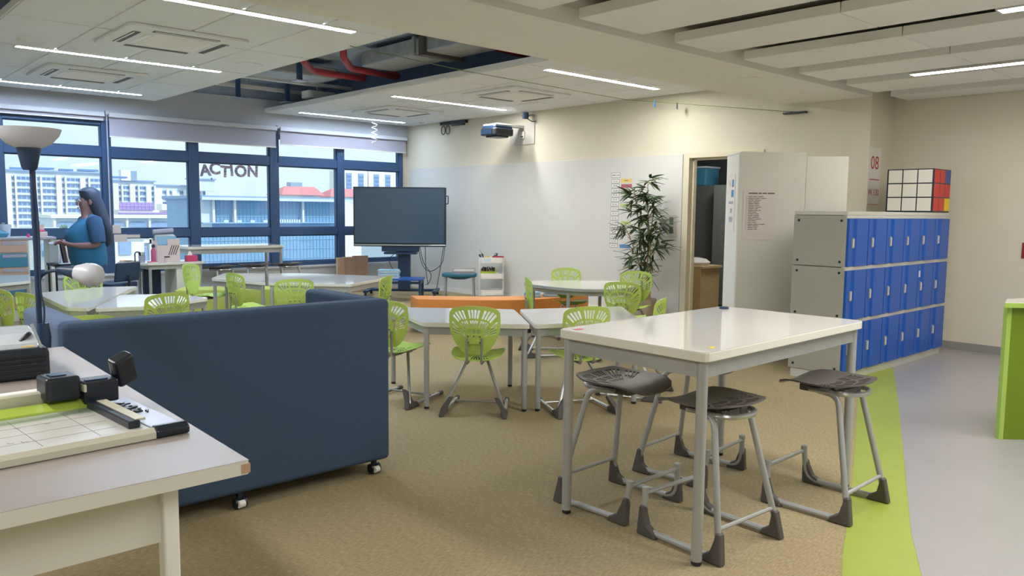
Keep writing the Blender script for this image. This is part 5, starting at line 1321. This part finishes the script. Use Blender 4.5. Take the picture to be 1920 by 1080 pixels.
t = thing('tissue_box', 'magenta tissue box with white tissue on the window desk', 'box', (4.42, 11.78, TZ)); MB().bb(-.075, .075, -.055, .055, 0, .09).build('box', 'pink', t, bevel=.004); MB().add([(-.05, 0, .09), (.03, .02, .09), (.01, -.02, .09), (-.03, 0, .16), (.0, .01, .15)], [(0, 1, 3), (1, 4, 3), (0, 2, 3), (2, 1, 4), (2, 4, 3)]).build('tissue', 'paper', t)
t = thing('mug', 'pale mug with a dark rim before the magazine file', 'mug', (4.07, 11.75, TZ)); MB().lathe([(.034, 0), (.036, .085), (.032, .085), (.03, .01), (0, .01)], (0, 0, 0), 16).build('cup', 'beigebox', t, True); MB().lathe([(.037, .07), (.038, .086), (.033, .086)], (0, 0, 0), 16).build('rim_band', 'ink', t, True)
t = thing('pen_holder', 'clear pen holder with dark pens on the window desk', 'holder', (3.76, 11.86, TZ)); MB().lathe([(.04, 0), (.045, .10), (.041, .10), (.036, .006), (0, .006)], (0, 0, 0), 16).build('cup', 'lilac', t, True)
for k in range(4): MB().tube([(.01*k-.015, 0, .01), (.025*k-.04, .01, .15)], .007, 6).build('pen', 'ink', t, True)
t = thing('headphone_stand', 'dark curved stand beside the pen holder', 'stand', (3.68, 11.9, TZ)); MB().tube(fillet([(0, 0, .01), (0, 0, .15), (.07, 0, .15), (.07, 0, .09)], .04, 5), .009, 8).build('stem', 'navyblack', t, True); MB().lathe([(.045, 0), (.045, .01), (0, .012)], (0, 0, 0), 14).build('base', 'navyblack', t, True)
for i, (x, y, mt, lab) in enumerate(((3.86, 11.74, 'pinklabel', 'pink note pad at the front of the window desk'), (3.75, 11.98, 'amber', 'amber note pad at the left of the window desk'), (3.66, 12.06, 'ink', 'dark notebook at the left of the window desk'), (3.62, 12.16, 'orange', 'orange notebook at far left of the window desk'))):
    t = thing('notepad', lab, 'notepad', (x, y, TZ), .2*i); MB().bb(-.06, .06, -.04, .04, 0, .012).build('pages', 'paper', t); MB().bb(-.061, .061, -.041, .041, .012, .02).build('cover', mt, t)
# cards propped on the transom behind the person
for i, (x, z, w_, h_, lab) in enumerate(((3.88, 1.20, .12, .13, 'upper pale pink card stuck to the window by the person'), (3.93, 1.06, .19, .12, 'lower pale pink card stuck to the window by the person'), (4.12, 1.09, .2, .05, 'pale strip label on the window rail behind the desk'))):
    tag(MB().bb(-w_/2, w_/2, -.004, .004, -h_/2, h_/2).build('window_card', 'paperpink', None, loc=(x, YW-.036, z)), lab, 'card')
# office chair behind the person
t = thing('office_chair', 'dark swivel office chair pulled up to the window desk', 'chair', (3.35, 11.75, 0), .5)
MB().prism(roundpoly([(-.23, -.22), (.23, -.22), (.23, .22), (-.23, .22)], .08), .45, .52).build('seat', 'navyblack', t, bevel=.02, seg=3)
MB().add([], [])
MB().xprism([(-.24, .54), (-.20, .54), (-.22, .68), (-.245, .80), (-.275, .80), (-.26, .68)], -.21, .21).build('backrest', 'navyblack', t, bevel=.015)
MB().tube([(0, 0, .08), (0, 0, .45)], .03, 10).build('gas_lift', 'black', t, True); MB().tube(fillet([(0, -.1, .45), (0, -.27, .46), (0, -.26, .62)], .05, 4), .02, 8).build('back_support', 'black', t, True)
for s_ in (-1, 1): MB().tube(fillet([(s_*.2, 0, .46), (s_*.28, 0, .48), (s_*.28, 0, .68), (s_*.28, .14, .69)], .05, 4), .016, 8).build('armrest', 'navyblack', t, True)
for k in range(5):
    a = 2*PI*k/5; l_ = MB().tube([(0, 0, .10), (.28*math.cos(a), .28*math.sin(a), .07)], [.028, .018], 8).build('base_leg', 'black', t, True); MB().tube([(.28*math.cos(a)-.02, .28*math.sin(a), .03), (.28*math.cos(a)+.02, .28*math.sin(a), .03)], .03, 10).build('caster', 'black', l_, True)
# ================================================================== BLINDS, LETTERS, SPIRAL
def blind(label, x0, x1, zb):
    t = thing('roller_blind', label, 'blind', ((x0+x1)/2, YW-.09, 2.93)); h = (x1-x0)/2
    MB().bb(-h, h, -.05, .055, -.02, .05).build('cassette', 'wallcool', t, bevel=.006)
    MB().bb(-h+.01, h-.01, .0, .002, zb-2.93, -.0).build('fabric', 'blind', t)
    MB().bb(-h+.01, h-.01, -.008, .010, zb-2.93-.018, zb-2.93).build('bottom_bar', 'white', t)
blind('rolled up white blind above the leftmost window in view', 1.0, 3.74, 2.87)
blind('white roller blind half lowered over the two middle windows', 3.80, 6.54, 2.63)
blind('white roller blind lowered over the right windows behind the display', 6.60, 9.30, 2.685)
for (x, lab) in ((3.775, 'bead chain hanging between the left and middle blinds'), (6.565, 'bead chain hanging between the middle and right blinds')):
    t = thing('blind_chain', lab, 'chain', (x, YW-.10, 0)); MB().tube([(0, 0, 2.95), (0, 0, 1.0 if x < 5 else 2.35)], .010 if x < 5 else .016, 6).build('chain', 'lilac' if x < 5 else 'navyblack', t, True); MB().bb(-.02, .02, -.03, .03, 2.95, 3.0).build('bracket', 'galv', t)
LE = (('A', 5.315, 2.165, .08, .26), ('C', 5.478, 2.20, 0, .27), ('T', 5.655, 2.155, -.05, .26), ('I', 5.77, 2.18, .09, .25), ('O', 5.93, 2.172, 0, .27), ('N', 6.145, 2.178, -.04, .26))
for ch1, x, z, a, s_ in LE:
    o = text('window_letter', ch1, s_, (x, YW+.028, z), (math.cos(a), 0, math.sin(a)), (-math.sin(a), 0, math.cos(a)), 'pattern', None, .003, .010)
    tag(o, 'patterned paper letter %s of the word ACTION on the window' % ch1, 'letter', 'letters spelling ACTION')
tag(MB().prism([(0, 0), (.035, .0), (.02, -.05)], 0, .004).build('paper_scrap', 'pattern', None), 'small torn paper scrap under the letter A', 'scrap')
o = [o for o in COL.objects if o.name == 'paper_scrap'][0]; o.location = (5.40, YW+.03, 2.05); o.rotation_euler = (PI/2, 0, 0)
hx_ = [(.05*math.cos(a), .05*math.sin(a), -.42*a/(9*PI)) for a in [9*PI*k/90 for k in range(91)]]
tag(MB().tube(hx_, .006, 5).build('paper_spiral', 'paper', None, True, loc=(8.3, 12.9, 3.2)), 'white paper spiral hanging from the ceiling near the windows', 'spiral')
